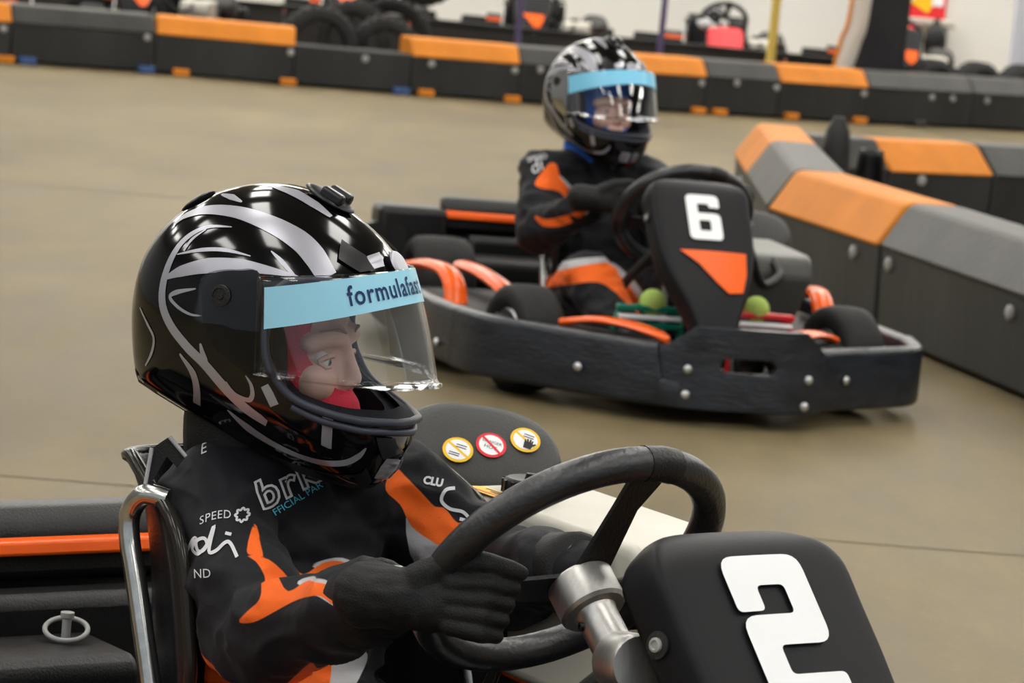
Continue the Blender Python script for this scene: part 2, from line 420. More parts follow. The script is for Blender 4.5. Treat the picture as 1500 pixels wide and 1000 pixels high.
def make_kart(label, number, M, dz=0.0, wheel_turn=0.0, steer=.2, detail=True, cat='go-kart', panel_mat=None, sw_axis=None, front_y=0.0, dsc=1.0, pan=(0, 0, 0), sw_dz=0.0, tank_mat=None):
    root = thing('go_kart', label, cat, M)
    pv = Vector(pan)
    def panel_point(u, v, lift=0): return panel_point_(u, v, lift) + pv
    B = lambda mb, nm, m, par=root, **k: mb.build(nm, m, par, **k)
    # chassis
    B(MB().prism([(-.3, -.27, .045), (.35, -.25, .045), (.84, -.17, .045), (.84, .17, .045), (.35, .25, .045), (-.3, .27, .045)], (0, 0, 0), (0, 0, .006)), 'floor_tray', ALU)
    for s in (-1, 1):
        B(MB().tube(spline([(-.66, s * .22, .075), (-.4, s * .24, .075), (.2, s * .28, .075), (.5, s * .22, .075), (.86, s * .16, .085)], 6), .014), 'frame_rail', DARKP)
    B(MB().tube([(-.45, -.44, .135), (-.45, .44, .135)], .018), 'rear_axle', STEEL)
    B(MB().tube([(.5, -.36, .125), (.5, .36, .125)], .014), 'front_axle', DARKP)
    wheel(root, .5, -.42, .135, .12, steer); wheel(root, .5, .42, .135, .12, steer)
    wheel(root, -.45, -.44, .14, .17); wheel(root, -.45, .44, .14, .17)
    # bumpers
    wall = lambda pts, h, t=.042, zc=.118: MB().sweep([(p[0], p[1], zc) for p in spline([(a, b, 0) for a, b in pts], 6)], rrect(t, h, .017), up=(0, 0, 1))
    for s in (-1, 1):
        sb = B(wall([(-.62, s * .585), (-.4, s * .605), (0, s * .605), (.25, s * (.595 if s < 0 else .615)), (.44, s * (.565 if s < 0 else .622))], .15), 'side_bumper', BUMPM)
        for x in (-.5, -.05, .35):
            B(MB().lathe([(.011, 0), (.011, .005), (.006, .009), (0, .009)], (x, s * (.626 if x < .2 else .606), .09), (0, s, 0), 10), 'bolt', ZINC, sb)
        # side pod with orange inlays
        pod = MB()
        rows = []
        for x, y0, y1, z in ((-.30, .36, .57, .10), (-.27, .34, .575, .155), (-.2, .31, .58, .17), (0, .29, .58, .175), (.14, .30, .575, .165), (.24, .33, .57, .14), (.28, .36, .56, .09)):
            rows.append([(x, s * y0, .06), (x, s * y0, z * .85), (x, s * (y0 + .03), z), (x, s * (y1 - .04), z * .97), (x, s * y1, z * .8), (x, s * y1, .06)])
        pod.grid(rows, closed_v=True); pod.add(rows[0], [tuple(range(6))]); pod.add(rows[-1], [tuple(range(6))[::-1]])
        po = B(pod, 'side_pod', DARKP, bevel=.01)
        a = [(-.24, s * .565, .215), (-.12, s * .545, .235), (.0, s * .52, .235), (.07, s * .51, .205), (.11, s * .51, .15)]
        prof = lambda i: [(.031 * cos(t * pi / 6), .015 * sin(t * pi / 6)) for t in range(12)]
        B(MB().sweep(spline(a, 6), prof(0), up=(0, 0, 1)), 'orange_inlay', ORANGE, po)
        B(MB().sweep(spline([(-.24, s * .42, .225), (-.1, s * .40, .225), (.06, s * .375, .205), (.14, s * .365, .175)], 6), prof(0), up=(0, 0, 1)), 'orange_inlay', ORANGE, po)
    def fprof(i):
        k = abs(i - 36) / 36; p = rrect(.042, .155, .017)
        return p if k > .26 else [(x, y * .45 - .042) for x, y in p]
    fwall = lambda pts: MB().sweep([(p[0], p[1], .118) for p in spline([(a, b, 0) for a, b in pts], 6)], fprof, up=(0, 0, 1))
    fb = B(fwall([(.42, -.572), (.56, -.53), (.66, -.43), (.76, -.33), (.86, -.21), (.90, -.12), (.905, 0), (.90, .12), (.86, .21), (.77, .34), (.70, .46), (.61, .575), (.42, .625)]), 'front_bumper', BUMPM)
    fx = lambda y: .94 - max(0, abs(y) - .10) ** 1.5 * 1.4
    cy = front_y
    out = [(-.21, .045), (.21, .045), (.215, .19), (.165, .235), (.15, .245), (-.13, .245), (-.145, .235), (-.215, .175)]
    slot = []
    for k in range(24):
        a = 2 * pi * k / 24; slot.append((.005 + (.052 if cos(a) > 0 else -.052) + .02 * cos(a), .155 + .018 * sin(a)))
    pl = lay(poly_bm([out, slot]), lambda u, v: Vector((fx(u), u + cy, v)), 'front_plate', BUMPM, root, .03)
    so = pl.modifiers.new('s', 'SOLIDIFY'); so.thickness = .03; so.offset = -1 if pl.data.polygons[0].normal.x > 0 else 1
    bv = pl.modifiers.new('b', 'BEVEL'); bv.width = .008; bv.segments = 2; bv.limit_method = 'ANGLE'; bv.angle_limit = radians(50)
    for y, z in ((-.145, .14), (-.145, .078), (.165, .13), (.16, .065), (.33, .12), (-.35, .11), (.5, .10)):
        if abs(y) < .2: p = (fx(y) + .002, y + cy, z); n = (1, 0, 0)
        else: p = (.79 - (abs(y) - .33) * 1.0 + .018, y, z) if abs(y) < .4 else (.655, .535, z); n = (.75, .65 * (1 if y > 0 else -1), 0)
        B(MB().lathe([(.011, 0), (.011, .004), (.006, .008), (0, .008)], p, n, 10), 'bolt', ZINC, fb)
    # front fairing shelves with orange blades
    for s in (-1, 1):
        fr = MB(); rows = []
        for t in range(7):
            q = t / 6; x = .5 + .40 * q; y = s * (.50 - .34 * q)
            rows.append([(x - .13 - .02 * q, y - s * .10, .155), (x - .10, y - s * .07, .185), (x - .03, y - s * .01, .19), (x, y, .165)])
        fr.grid(rows)
        f_ = B(fr, 'front_fairing', DARKP); sd = f_.modifiers.new('s', 'SOLIDIFY'); sd.thickness = .008
        bl = [(.62, s * .36, .195), (.68, s * .285, .214), (.75, s * .215, .215), (.82, s * .165, .205), (.86, s * .15, .195)]
        B(MB().sweep(spline(bl, 6), lambda i: [(max(.004, .034 * sin(pi * (i + 3) / 28)) * cos(t * pi / 6), .010 * sin(t * pi / 6)) for t in range(12)], up=(0, 0, 1)), 'orange_blade', ORANGE, f_)
    # rear bumper and axle box
    prof = rrect(.13, .20, .035)
    rb = B(MB().sweep(spline([(-.60, -.57, .19), (-.68, -.545, .19), (-.72, -.45, .19), (-.72, 0, .19), (-.72, .45, .19), (-.68, .545, .19), (-.60, .57, .19)], 5), prof, up=(0, 0, 1)), 'rear_bumper', BLACKP)
    tb = MB().prism([(-.70, -.40, .28), (-.62, -.40, .28), (-.625, -.40, .345), (-.65, -.40, .37), (-.70, -.40, .372)], (0, 0, 0), (0, .80, 0))
    B(tb, 'rear_top_rail', BLACKP, bevel=.012)
    B(MB().prism([(-.622, -.40, .312), (-.606, -.40, .315), (-.612, -.40, .333), (-.63, -.40, .337)], (0, 0, 0), (0, .80, 0)), 'orange_stripe', ORANGE, bevel=.004)
    for s in (-1, 1):
        B(MB().box((-.66, s * .49, .265), (.13, .20, .15)), 'rear_corner_block', BLACKP, bevel=.02)
    B(MB().box((-.585, -.03, .20), (.07, .62, .15)), 'rear_shelf', BLACKP, bevel=.018)
    ab = B(MB().prism([(-.545, -.36, .15), (-.40, -.36, .15), (-.40, -.36, .211), (-.42, -.36, .229), (-.545, -.36, .229)], (0, 0, 0), (0, .31, 0)), 'axle_cover', BLACKP, bevel=.012)
    pin = B(MB().lathe([(.006, 0), (.006, .028), (.009, .030), (.009, .036), (0, .037)], (-.50, -.107, .229), (0, 0, 1), 12), 'locking_pin', BOLTB, ab)
    B(MB().tube([Vector((-.50, -.107, .243)) + Vector((.6, .8, 0)) * (.027 * sin(t)) + Vector((-.8, .6, 0)) * (.022 * cos(t)) + Vector((0, 0, .010 * cos(t))) for t in [2 * pi * k / 28 for k in range(28)]], .0034, 8, closed=True), 'pull_ring', BOLTB, ab)
    # seat and stay
    oy = -.02
    se = B(seat_mesh(oy), 'seat', SEATM); sd = se.modifiers.new('s', 'SOLIDIFY'); sd.thickness = .007; sd.offset = 1
    rimp = []
    ctr = spline([(a[0], a[1], 0) for a, n, w_, d in SEAT], 3); nn = spline([(n[0], n[1], 0) for a, n, w_, d in SEAT], 3); wd = spline([(w_, d, 0) for a, n, w_, d in SEAT], 3)
    side = []
    for c, n, q in zip(ctr, nn, wd):
        n = n.normalized(); side.append((c.x + n.x * q.y, q.x, c.y + n.y * q.y))
    c, n, q = ctr[-1], nn[-1].normalized(), wd[-1]
    arc = [(c.x + n.x * q.y * (1 - cos(u * radians(88))) ** 1.15, q.x * abs(sin(u * radians(88))) ** .8 * (1 if u > 0 else -1), c.y + n.y * q.y * (1 - cos(u * radians(88))) ** 1.15) for u in [1 - k / 12 for k in range(1, 24)]]
    loop = [(x, y * 1.12 + oy, z) for x, y, z in side] + [(x, y * (1.12 if y > 0 else 1) + oy, z) for x, y, z in arc] + [(x, -y + oy, z) for x, y, z in side[::-1]]
    B(MB().tube(loop, .0085, 8), 'seat_rim', mat('seat_rim_gloss', (.02, .018, .015), .18), se)
    B(MB().tube(spline([(-.10, -.218, .492), (-.122, -.236, .494), (-.140, -.242, .470), (-.136, -.243, .44), (-.114, -.243, .395), (-.064, -.243, .287), (-.01, -.243, .16), (.02, -.243, .07)], 8), .0125, 14), 'seat_stay', CHROME)
    B(MB().tube(spline([(-.10, .178, .492), (-.122, .196, .494), (-.140, .202, .470), (-.136, .203, .44), (-.114, .203, .395), (-.064, .203, .287), (-.01, .203, .16), (.02, .203, .07)], 8), .0125, 14), 'seat_stay', CHROME)
    # engine block, exhaust cover, tank on the driver's left
    B(MB().box((-.36, .36, .15), (.24, .17, .18)), 'engine_block', DARKP, bevel=.012)
    for k in range(5): B(MB().box((-.36, .36, .25 + k * .018), (.17 - .008 * k, .14, .007)), 'cooling_fin', ALU)
    n = Vector((.60, -.30, .74)).normalized(); ax = Vector((.62, .78, .12)); ax = (ax - n * ax.dot(n)).normalized(); ay = n.cross(ax)
    ec = Vector((-.375, .43, .492 + dz)); SX, SY = .108, .078
    def eg(t, k, h):
        c_, s_ = cos(t), sin(t); e = .78
        x = SX * k * abs(c_) ** e * (1 if c_ > 0 else -1); y = SY * k * abs(s_) ** e * (1 if s_ > 0 else -1)
        x += .012 * (y / SY) * (-1); return ec + ax * x + ay * y + n * h
    rows = [[eg(2 * pi * j / 40, k, h) for j in range(40)] for k, h in ((.02, .012), (.35, .011), (.7, .006), (.88, .0), (.96, -.008), (1.0, -.022), (1.01, -.06), (.98, -.095), (.9, -.11), (.02, -.112))]
    ecv = B(MB().grid(rows, closed_v=True), 'engine_cover', COVERG)
    B(MB().tube([(-.36, .38, .26), ec - n * .09], .03), 'cover_bracket', DARKP)
    if detail:
        top = lambda u, v: ec + ax * u + ay * v + n * (.0135 - .42 * (u * u + v * v))
        ring = lambda r, k=28: [(r * cos(2 * pi * i / k), r * sin(2 * pi * i / k)) for i in range(k)]
        for (u0, v0, col, kind, rot) in ((-.038, -.022, YELLOW, 0, -.25), (.006, -.008, REDV, 1, -.25), (.052, .009, YELLOW, 2, -.25)):
            mp = lambda lift: (lambda u, v: top(u0 + u * cos(rot) - v * sin(rot), v0 + u * sin(rot) + v * cos(rot)) + n * lift)
            st = lay(poly_bm([ring(.0205)]), mp(.0004), 'warning_sticker', col, ecv, .012)
            lay(poly_bm([ring(.0165)]), mp(.0008), 'sticker_face', WHITE, st, .012)
            if kind == 1:
                lay(stroke([Vector((-.0165, .011, 0)), Vector((.0165, -.011, 0))], lambda t: .0034), mp(.0014), 'sticker_bar', REDV, st, .01)
                for tx, yy, sz in (('DANGER', .0045, .0066), ('HOT', -.0045, .0082)):
                    bm = text_bm(tx, sz); bmesh.ops.translate(bm, verts=bm.verts, vec=(0, yy, 0)); lay(bm, mp(.0011), 'sticker_text', BLACKV, st, 0)
            else:
                lay(stroke([Vector((-.0165, .009, 0)), Vector((.0165, -.009, 0))], lambda t: .0034), mp(.0011), 'sticker_bar', YELLOW, st, .01)
                for yy in ((.008, .004, -.007, -.0105) if kind == 0 else (.009, .005)):
                    bm = stroke([Vector((-.008 + (.004 if yy > 0 else -.002), yy, 0)), Vector((.006 + (.004 if yy > 0 else -.002), yy, 0))], lambda t: .0016); lay(bm, mp(.0011), 'sticker_print', BLACKV, st, 0)
                if kind == 2:
                    hp = [(-.005, -.014), (.005, -.014), (.007, -.008), (.011, -.004), (.0095, -.002), (.006, -.0045), (.006, .001), (.004, .001), (.0035, -.003), (.003, .003), (.001, .003), (.0005, -.003), (-.001, .0025), (-.003, .0025), (-.0025, -.003), (-.0045, .0005), (-.006, 0), (-.0055, -.006)]
                    lay(poly_bm([[(x + .005, y) for x, y in hp]]), mp(.0013), 'sticker_hand', BLACKV, st, 0)
    tz = .485 + dz
    tk = B(MB().prism([(-.20, .22, tz - .20), (.18, .20, tz - .20), (.25, .22, tz - .06), (.235, .22, tz - .012), (.20, .22, tz), (-.17, .235, tz), (-.20, .235, tz - .03)], (0, 0, 0), (0, .19, 0)), 'fuel_tank', tank_mat or TANK, bevel=.014, seg=3)
    B(MB().prism([(.06, .215, tz - .075), (.20, .215, tz - .075), (.20, .215, tz - .055), (.06, .215, tz - .055)], (0, 0, 0), (0, .004, 0)), 'tank_strap', ALU, tk)
    cap = B(MB().lathe([(.031, 0), (.033, .004), (.033, .018), (.029, .022), (.008, .020), (.006, .028), (0, .029)], (-.10, .30, tz - .002), (0, 0, 1), 28), 'tank_cap', BLACKP, tk)
    for k in range(14):
        a = 2 * pi * k / 14; B(MB().box((-.10 + .033 * cos(a), .30 + .033 * sin(a), tz + .009), (.005, .005, .016), Matrix.Rotation(a, 3, 'Z')), 'cap_rib', BLACKP, cap)
    if detail:
        lm = lambda u, v: Vector((-.085 + u, .248 + v * .6, tz + .0012))
        lb = lay(poly_bm([[(-.075, -.018), (.055, -.022), (.055, .028), (-.065, .032)]]), lm, 'tank_label', YELLOW, tk, 0)
        for x0, x1, y, m_ in ((-.05, .0, .018, BLACKV), (-.03, .04, .006, BLACKV), (-.055, .03, -.008, REDV)):
            lay(stroke([Vector((x0, y, 0)), Vector((x1, y, 0))], lambda t: .005), lambda u, v: lm(u, v) + Vector((0, 0, .0006)), 'label_print', m_, tk, 0)
    B(MB().tube(spline([(.22, .30, tz - .02), (.30, .30, tz - .05), (.40, .22, .42 + dz), (.52, .14, .40)], 6), .012), 'fuel_hose', DARKP)
    # steering
    A = Vector(sw_axis or (-.77, 0, .64)).normalized(); c = Vector((.372, .0, .512 + sw_dz)); X = Vector((0, 1, 0)); X = (X - A * X.dot(A)).normalized(); Y = A.cross(X)
    # rotate by steering input
    t0 = wheel_turn; X, Y = X * cos(t0) + Y * sin(t0), Y * cos(t0) - X * sin(t0)
    RR = .165
    sp_ = [c + (X * cos(t) * RR + Y * sin(t) * (RR if sin(t) > -.8 else RR)) for t in [2 * pi * k / 64 for k in range(64)]]
    sw = B(MB().tube(sp_, .0185, 16, closed=True), 'steering_wheel', GRIP)
    for a0 in (278, 158, 38):
        a = radians(a0); d = X * cos(a) + Y * sin(a); e = A.cross(d)
        hub = c - A * .03
        pts = [hub + d * .012 - e * .024, hub + d * .012 + e * .024, c + d * .10 + e * .017 - A * .006, c + d * (RR - .014) + e * .024, c + d * (RR - .014) - e * .024, c + d * .10 - e * .017 - A * .006]
        B(MB().prism([p - A * .0025 for p in pts], (0, 0, 0), A * .005), 'spoke', BLACKP, sw)
        B(MB().tube([c + d * RR - e * .022 - d * .0015, c + d * (RR + .001), c + d * RR + e * .022 - d * .0015], .0193, 16), 'spoke_clamp', BLACKP, sw)
    hubc = c - A * .028
    B(MB().lathe([(.0, .004), (.033, .004), (.037, 0), (.037, -.036), (.034, -.040), (.024, -.041), (.0225, -.046), (.0225, -.085), (.020, -.089), (.014, -.09), (.0135, -.105), (.0, -.105)], hubc, A, 36), 'hub', STEEL, sw).data.set_sharp_from_angle(angle=radians(25))
    B(MB().lathe([(.005, 0), (.005, .004), (.0025, .004), (.0025, .001), (0, .001)], hubc - A * .06 + (Vector((-.30, -.95, 0)).normalized()) * .0225, Vector((-.30, -.95, 0)), 10), 'set_screw', BLACKP, sw)
    B(MB().tube([hubc - A * .10, Vector((.84, 0, .10))], .011), 'steering_column', STEEL)
    B(MB().lathe([(.03, 0), (.032, .004), (.032, .055), (.03, .06)], (.565, -.075, .452), (.8, -.25, .15), 24), 'horn_housing', STEEL)
    B(MB().tube(spline([(.60, -.07, .47), (.55, -.05, .40), (.50, -.06, .30), (.45, -.10, .16)], 6), .008), 'loom', DARKP)
    for s in (-1, 1):
        B(MB().tube(spline([(.30, s * .20, .08), (.42, s * .15, .28), (.53, s * .06, .43), (.60, s * .05, .50)], 6), .012), 'column_stay', DARKP)
    # number panel
    pm = panel_mat or SATIN
    rows = []
    vv = [-.005, .0, .006, .012, .02, .035, .05] + [.05 + .025 * k for k in range(1, 19)]
    for v in vv:
        h = phalf(v); row = []
        for u in [-1 + 2 * k / 12 for k in range(13)]: row.append(panel_point(u * h, v))
        wl = .045 if v > .03 else .045 * (v + .006) / .036
        for sgn, ins in ((-1, True), (1, False)):
            e0 = panel_point(sgn * (h + .004), v) - PN * .003
            e1 = panel_point(sgn * (h + .0085), v) - PN * .012
            e2 = panel_point(sgn * (h + .010 + wl * .12), v) - PN * (.012 + wl * .9)
            if ins: row = [e2, e1, e0] + row
            else: row = row + [e0, e1, e2]
        rows.append(row)
    pn = B(MB().grid(rows), 'number_panel', pm); sd = pn.modifiers.new('s', 'SOLIDIFY'); sd.thickness = .004; sd.offset = -1; sb = pn.modifiers.new('ss', 'SUBSURF'); sb.levels = 1; sb.render_levels = 1
    for s in (-1, 1):
        v = .115; h = phalf(v); q = panel_point(s * (h + .0125), v) - PN * .032; nb = Vector((.12, s * .95, .12)).normalized()
        pb = B(MB().lathe([(.014, 0), (.014, .0025), (.010, .003), (0, .003)], q, nb, 20), 'panel_bolt', DARKP, pn); B(MB().lathe([(.0075, .003), (.0075, .006), (.005, .0068), (.004, .005), (0, .005)], q, nb, 12), 'bolt_head', BOLTB, pn)
    if number is not None:
        a_, b_, T = .053 * dsc, .086 * dsc, .035 * dsc; R1, r1, hk = .02 * dsc, .007 * dsc, .022 * dsc
        if number == '2':
            loops = [[(-a_, hk, r1), (-a_, b_, R1), (a_, b_, R1), (a_, -T / 2, R1), (-a_ + T, -T / 2, r1), (-a_ + T, -b_ + T, r1), (a_, -b_ + T, r1), (a_, -b_, r1), (-a_, -b_, r1), (-a_, T / 2, R1), (a_ - T, T / 2, r1), (a_ - T, b_ - T, r1), (-a_ + T, b_ - T, r1), (-a_ + T, hk, r1)]]
        else:
            k_ = .016 * dsc
            loops = [[(a_, hk + k_, r1), (a_, b_, R1), (-a_, b_, R1), (-a_, -b_, R1), (a_, -b_, R1), (a_, k_, R1), (-a_ + T, k_, r1), (-a_ + T, b_ - T, r1), (a_ - T, b_ - T, r1), (a_ - T, hk + k_, r1)], [(-a_ + T, -b_ + T, r1), (a_ - T, -b_ + T, r1), (a_ - T, k_ - T * .8, r1), (-a_ + T, k_ - T * .8, r1)]]
        bm = poly_bm([round_loop(lp) for lp in loops])
        lay(bm, lambda u, v: panel_point(u + .0, .128 + .02 * (1 - dsc) - v, .004), 'race_number', WHITE, pn, .02)
    lay(poly_bm([[(-.075, .235), (.095, .235), (.088, .30), (.072, .355), (.035, .36), (.005, .325), (-.03, .275)]]), lambda u, v: panel_point(u, v, .0042), 'orange_patch', ORANGE, pn, .02)
    B(MB().box((.885 + pv.x, pv.y, .20), (.04, .07, .12)), 'panel_foot', BLACKP, bevel=.012)
    # pedals with tennis balls
    for s, m_, nm in ((-1, GREENP, 'throttle_pedal'), (1, REDP, 'brake_pedal')):
        y = s * .145
        pd = B(MB().tube(spline([(.66, y - .075, .10), (.645, y - .075, .235), (.645, y + .075, .235), (.66, y + .075, .10)], 4), .008), nm, m_)
        B(MB().box((.655, y, .248), (.03, .17, .014)), 'pedal_bar', m_, pd, bevel=.004)
        B(MB().box((.66, y, .226), (.025, .16, .012)), 'pedal_bar', WHITE, pd, bevel=.004)
        B(MB().box((.655, y, .206), (.03, .17, .014)), 'pedal_bar', m_, pd, bevel=.004)
        B(MB().sphere((.64, y - .01 * s, .262), .034), 'pedal_ball', BALL, pd)
        B(MB().tube([(.62, y + .05 * -s, .07), (.60, y + .05 * -s, .33)], .008), 'pedal_lever', ALU, pd)
    return root

# ------------------------------------------------------------------ helmet (X forward, Y left, Z up, origin in its middle)
HP = [(-.163,-.075),(-.174,-.023),(-.176,.026),(-.166,.072),(-.14,.112),(-.102,.143),(-.059,.161),(-.016,.169),(.028,.166),(.073,.151),(.114,.127),(.142,.103),(.158,.078),(.170,.04),(.178,0),(.183,-.04),(.185,-.072),(.186,-.095),(.183,-.115),(.174,-.137),(.159,-.159),(.146,-.169),(.104,-.168),(.05,-.159),(-.004,-.143),(-.06,-.122),(-.115,-.101),(-.148,-.087)]
HP = [(x * .975, z) for x, z in HP]; HCZ = -.005; HW = .126
_hs = [(p.x, p.y) for p in spline([(x, z, 0) for x, z in HP], 6, True)]
_pol = sorted((atan2(z - HCZ, x), math.hypot(x, z - HCZ)) for x, z in _hs)
def hrb(t):
    import bisect
    i = bisect.bisect(_pol, (t, 0)); a = _pol[i - 1]; b = _pol[i % len(_pol)]
    ta, tb = a[0], b[0]
    if i == 0: ta -= 2 * pi
    if i == len(_pol): tb += 2 * pi
    return a[1] + (b[1] - a[1]) * ((t - ta) / (tb - ta) if tb > ta else 0)
def hhalf(t, q): return HW * (1 - .10 * q * q * max(0, cos(t - radians(-35))) ** 2) * max(0, 1 - q ** 2.4) ** .5
def hy(x, z):
    r = math.hypot(x, z - HCZ); t = atan2(z - HCZ, x); return hhalf(t, min(r / hrb(t), .9995))
def hsurf(x, z, s, off=0):
    e = .0015; y = hy(x, z); dx = (hy(x + e, z) - hy(x - e, z)) / (2 * e); dz = (hy(x, z + e) - hy(x, z - e)) / (2 * e)
    n = Vector((-dx, 1, -dz)).normalized(); p = Vector((x, y, z)) + n * off
    return Vector((p.x, p.y * s, p.z))
def helmet_solid(k, nt=96, nr=20):
    mb = MB()
    for s in (1, -1):
        rows = []
        for i in range(nr + 1):
            q = sin(pi / 2 * i / nr); row = []
            for j in range(nt):
                t = -pi + 2 * pi * j / nt; r = hrb(t) * q
                row.append((k * r * cos(t), s * k * hhalf(t, q) if i < nr else 0.0, HCZ + k * r * sin(t)))
            rows.append(row)
        mb.grid(rows, closed_v=True, flip=s < 0)
    return mb
SWOOSH = [
    ([(0.1012, 0.0787), (0.081, 0.1003), (0.0573, 0.1168), (0.0214, 0.13), (-0.0208, 0.1372), (-0.0646, 0.1346), (-0.0954, 0.1237), (-0.1084, 0.1111)], [0.0152, 0.0168, 0.016, 0.0136, 0.0104, 0.008, 0.0056, 0.0012]),
    ([(-0.0212, 0.1213), (-0.053, 0.1173), (-0.0766, 0.1026), (-0.0893, 0.0815), (-0.0947, 0.0516), (-0.091, 0.0248), (-0.0762, 0.0034), (-0.0521, -0.0167), (-0.0263, -0.0349), (0.0024, -0.0613), (0.0265, -0.0805), (0.0509, -0.0935)], [0.0008, 0.0032, 0.0052, 0.0068, 0.0084, 0.0092, 0.0092, 0.0092, 0.0096, 0.0108, 0.0104, 0.008]),
    ([(-0.0958, 0.0523), (-0.0727, 0.0647), (-0.037, 0.0762), (0.0015, 0.0811), (0.0345, 0.0804), (0.0718, 0.0768)], [0.0012, 0.0104, 0.0144, 0.0128, 0.008, 0.0012]),
    ([(-0.0838, 0.0824), (-0.0514, 0.0919), (-0.0203, 0.096), (0.013, 0.0932)], [0.0008, 0.0036, 0.0036, 0.0008]),
    ([(-0.0752, 0.0875), (-0.0682, 0.1019), (-0.0538, 0.1145)], [0.0024, 0.0028, 0.0008]),
    ([(-0.0001, -0.0857), (0.0233, -0.104), (0.0512, -0.1188), (0.0834, -0.1297), (0.1119, -0.134), (0.133, -0.1325), (0.1466, -0.1241), (0.1546, -0.1133)], [0.0012, 0.0088, 0.0072, 0.0056, 0.006, 0.006, 0.0048, 0.0008]),
    ([(-0.0326, -0.0118), (-0.0265, -0.0289), (-0.0168, -0.0496)], [0.002, 0.0068, 0.0016]),
    ([(-0.0594, -0.0277), (-0.0425, -0.0474), (-0.0394, -0.0676), (-0.0445, -0.0866)], [0.0016, 0.0072, 0.008, 0.0088]),
    ([(-0.0468, 0.0489), (-0.072, 0.0414), (-0.0809, 0.0342), (-0.0666, 0.0246), (-0.049, 0.0193), (-0.0341, 0.0198)], [0.0012, 0.0048, 0.0036, 0.0032, 0.0024, 0.0012]),
    ([(-0.1304, 0.0139), (-0.1122, -0.0027), (-0.1005, -0.0166), (-0.1034, -0.0352), (-0.1143, -0.0516)], [0.0012, 0.0028, 0.0028, 0.0032, 0.0016]),
    ([(0.0499, -0.0493), (0.0555, -0.0584), (0.0621, -0.0711)], [0.008, 0.0088, 0.0088]),
    ([(0.1197, -0.0711), (0.119, -0.0912), (0.1171, -0.1158)], [0.0088, 0.0088, 0.0088]),
    ([(0.0018, -0.0513), (0.0126, -0.0641), (0.0292, -0.0691), (0.0351, -0.0631), (0.034, -0.0512), (0.0266, -0.0403)], [0.0012, 0.0032, 0.0048, 0.0048, 0.0036, 0.0012]),
    ([(-0.0065, 0.1672), (0.0232, 0.1631), (0.0529, 0.1531), (0.0761, 0.1421)], [0.0012, 0.004, 0.004, 0.0016]),
    ([(-0.0614, 0.1516), (-0.0426, 0.1512), (-0.0244, 0.1483)], [0.0012, 0.0048, 0.0012]),
    ([(0.0277, 0.1363), (0.0412, 0.1283), (0.0578, 0.115)], [0.0008, 0.0032, 0.0056]),
    ([(0.1729, -0.1294), (0.1679, -0.1395), (0.1577, -0.1546)], [0.008, 0.0096, 0.0064]),
    ([(0.1297, 0.1051), (0.135, 0.098), (0.1391, 0.0907)], [0.0056, 0.0064, 0.0072]),
    ([(0.0345, 0.1013), (0.0492, 0.0915), (0.0682, 0.0764)], [0.0008, 0.004, 0.0024]),
]
PORT = [(.30, .070), (.10, .074), (.062, .070), (.048, .052), (.0455, .02), (.048, -.01), (.058, -.0343), (.0809, -.0593), (.1171, -.0737), (.1504, -.0817), (.19, -.085), (.30, -.085)]
_HC = {}
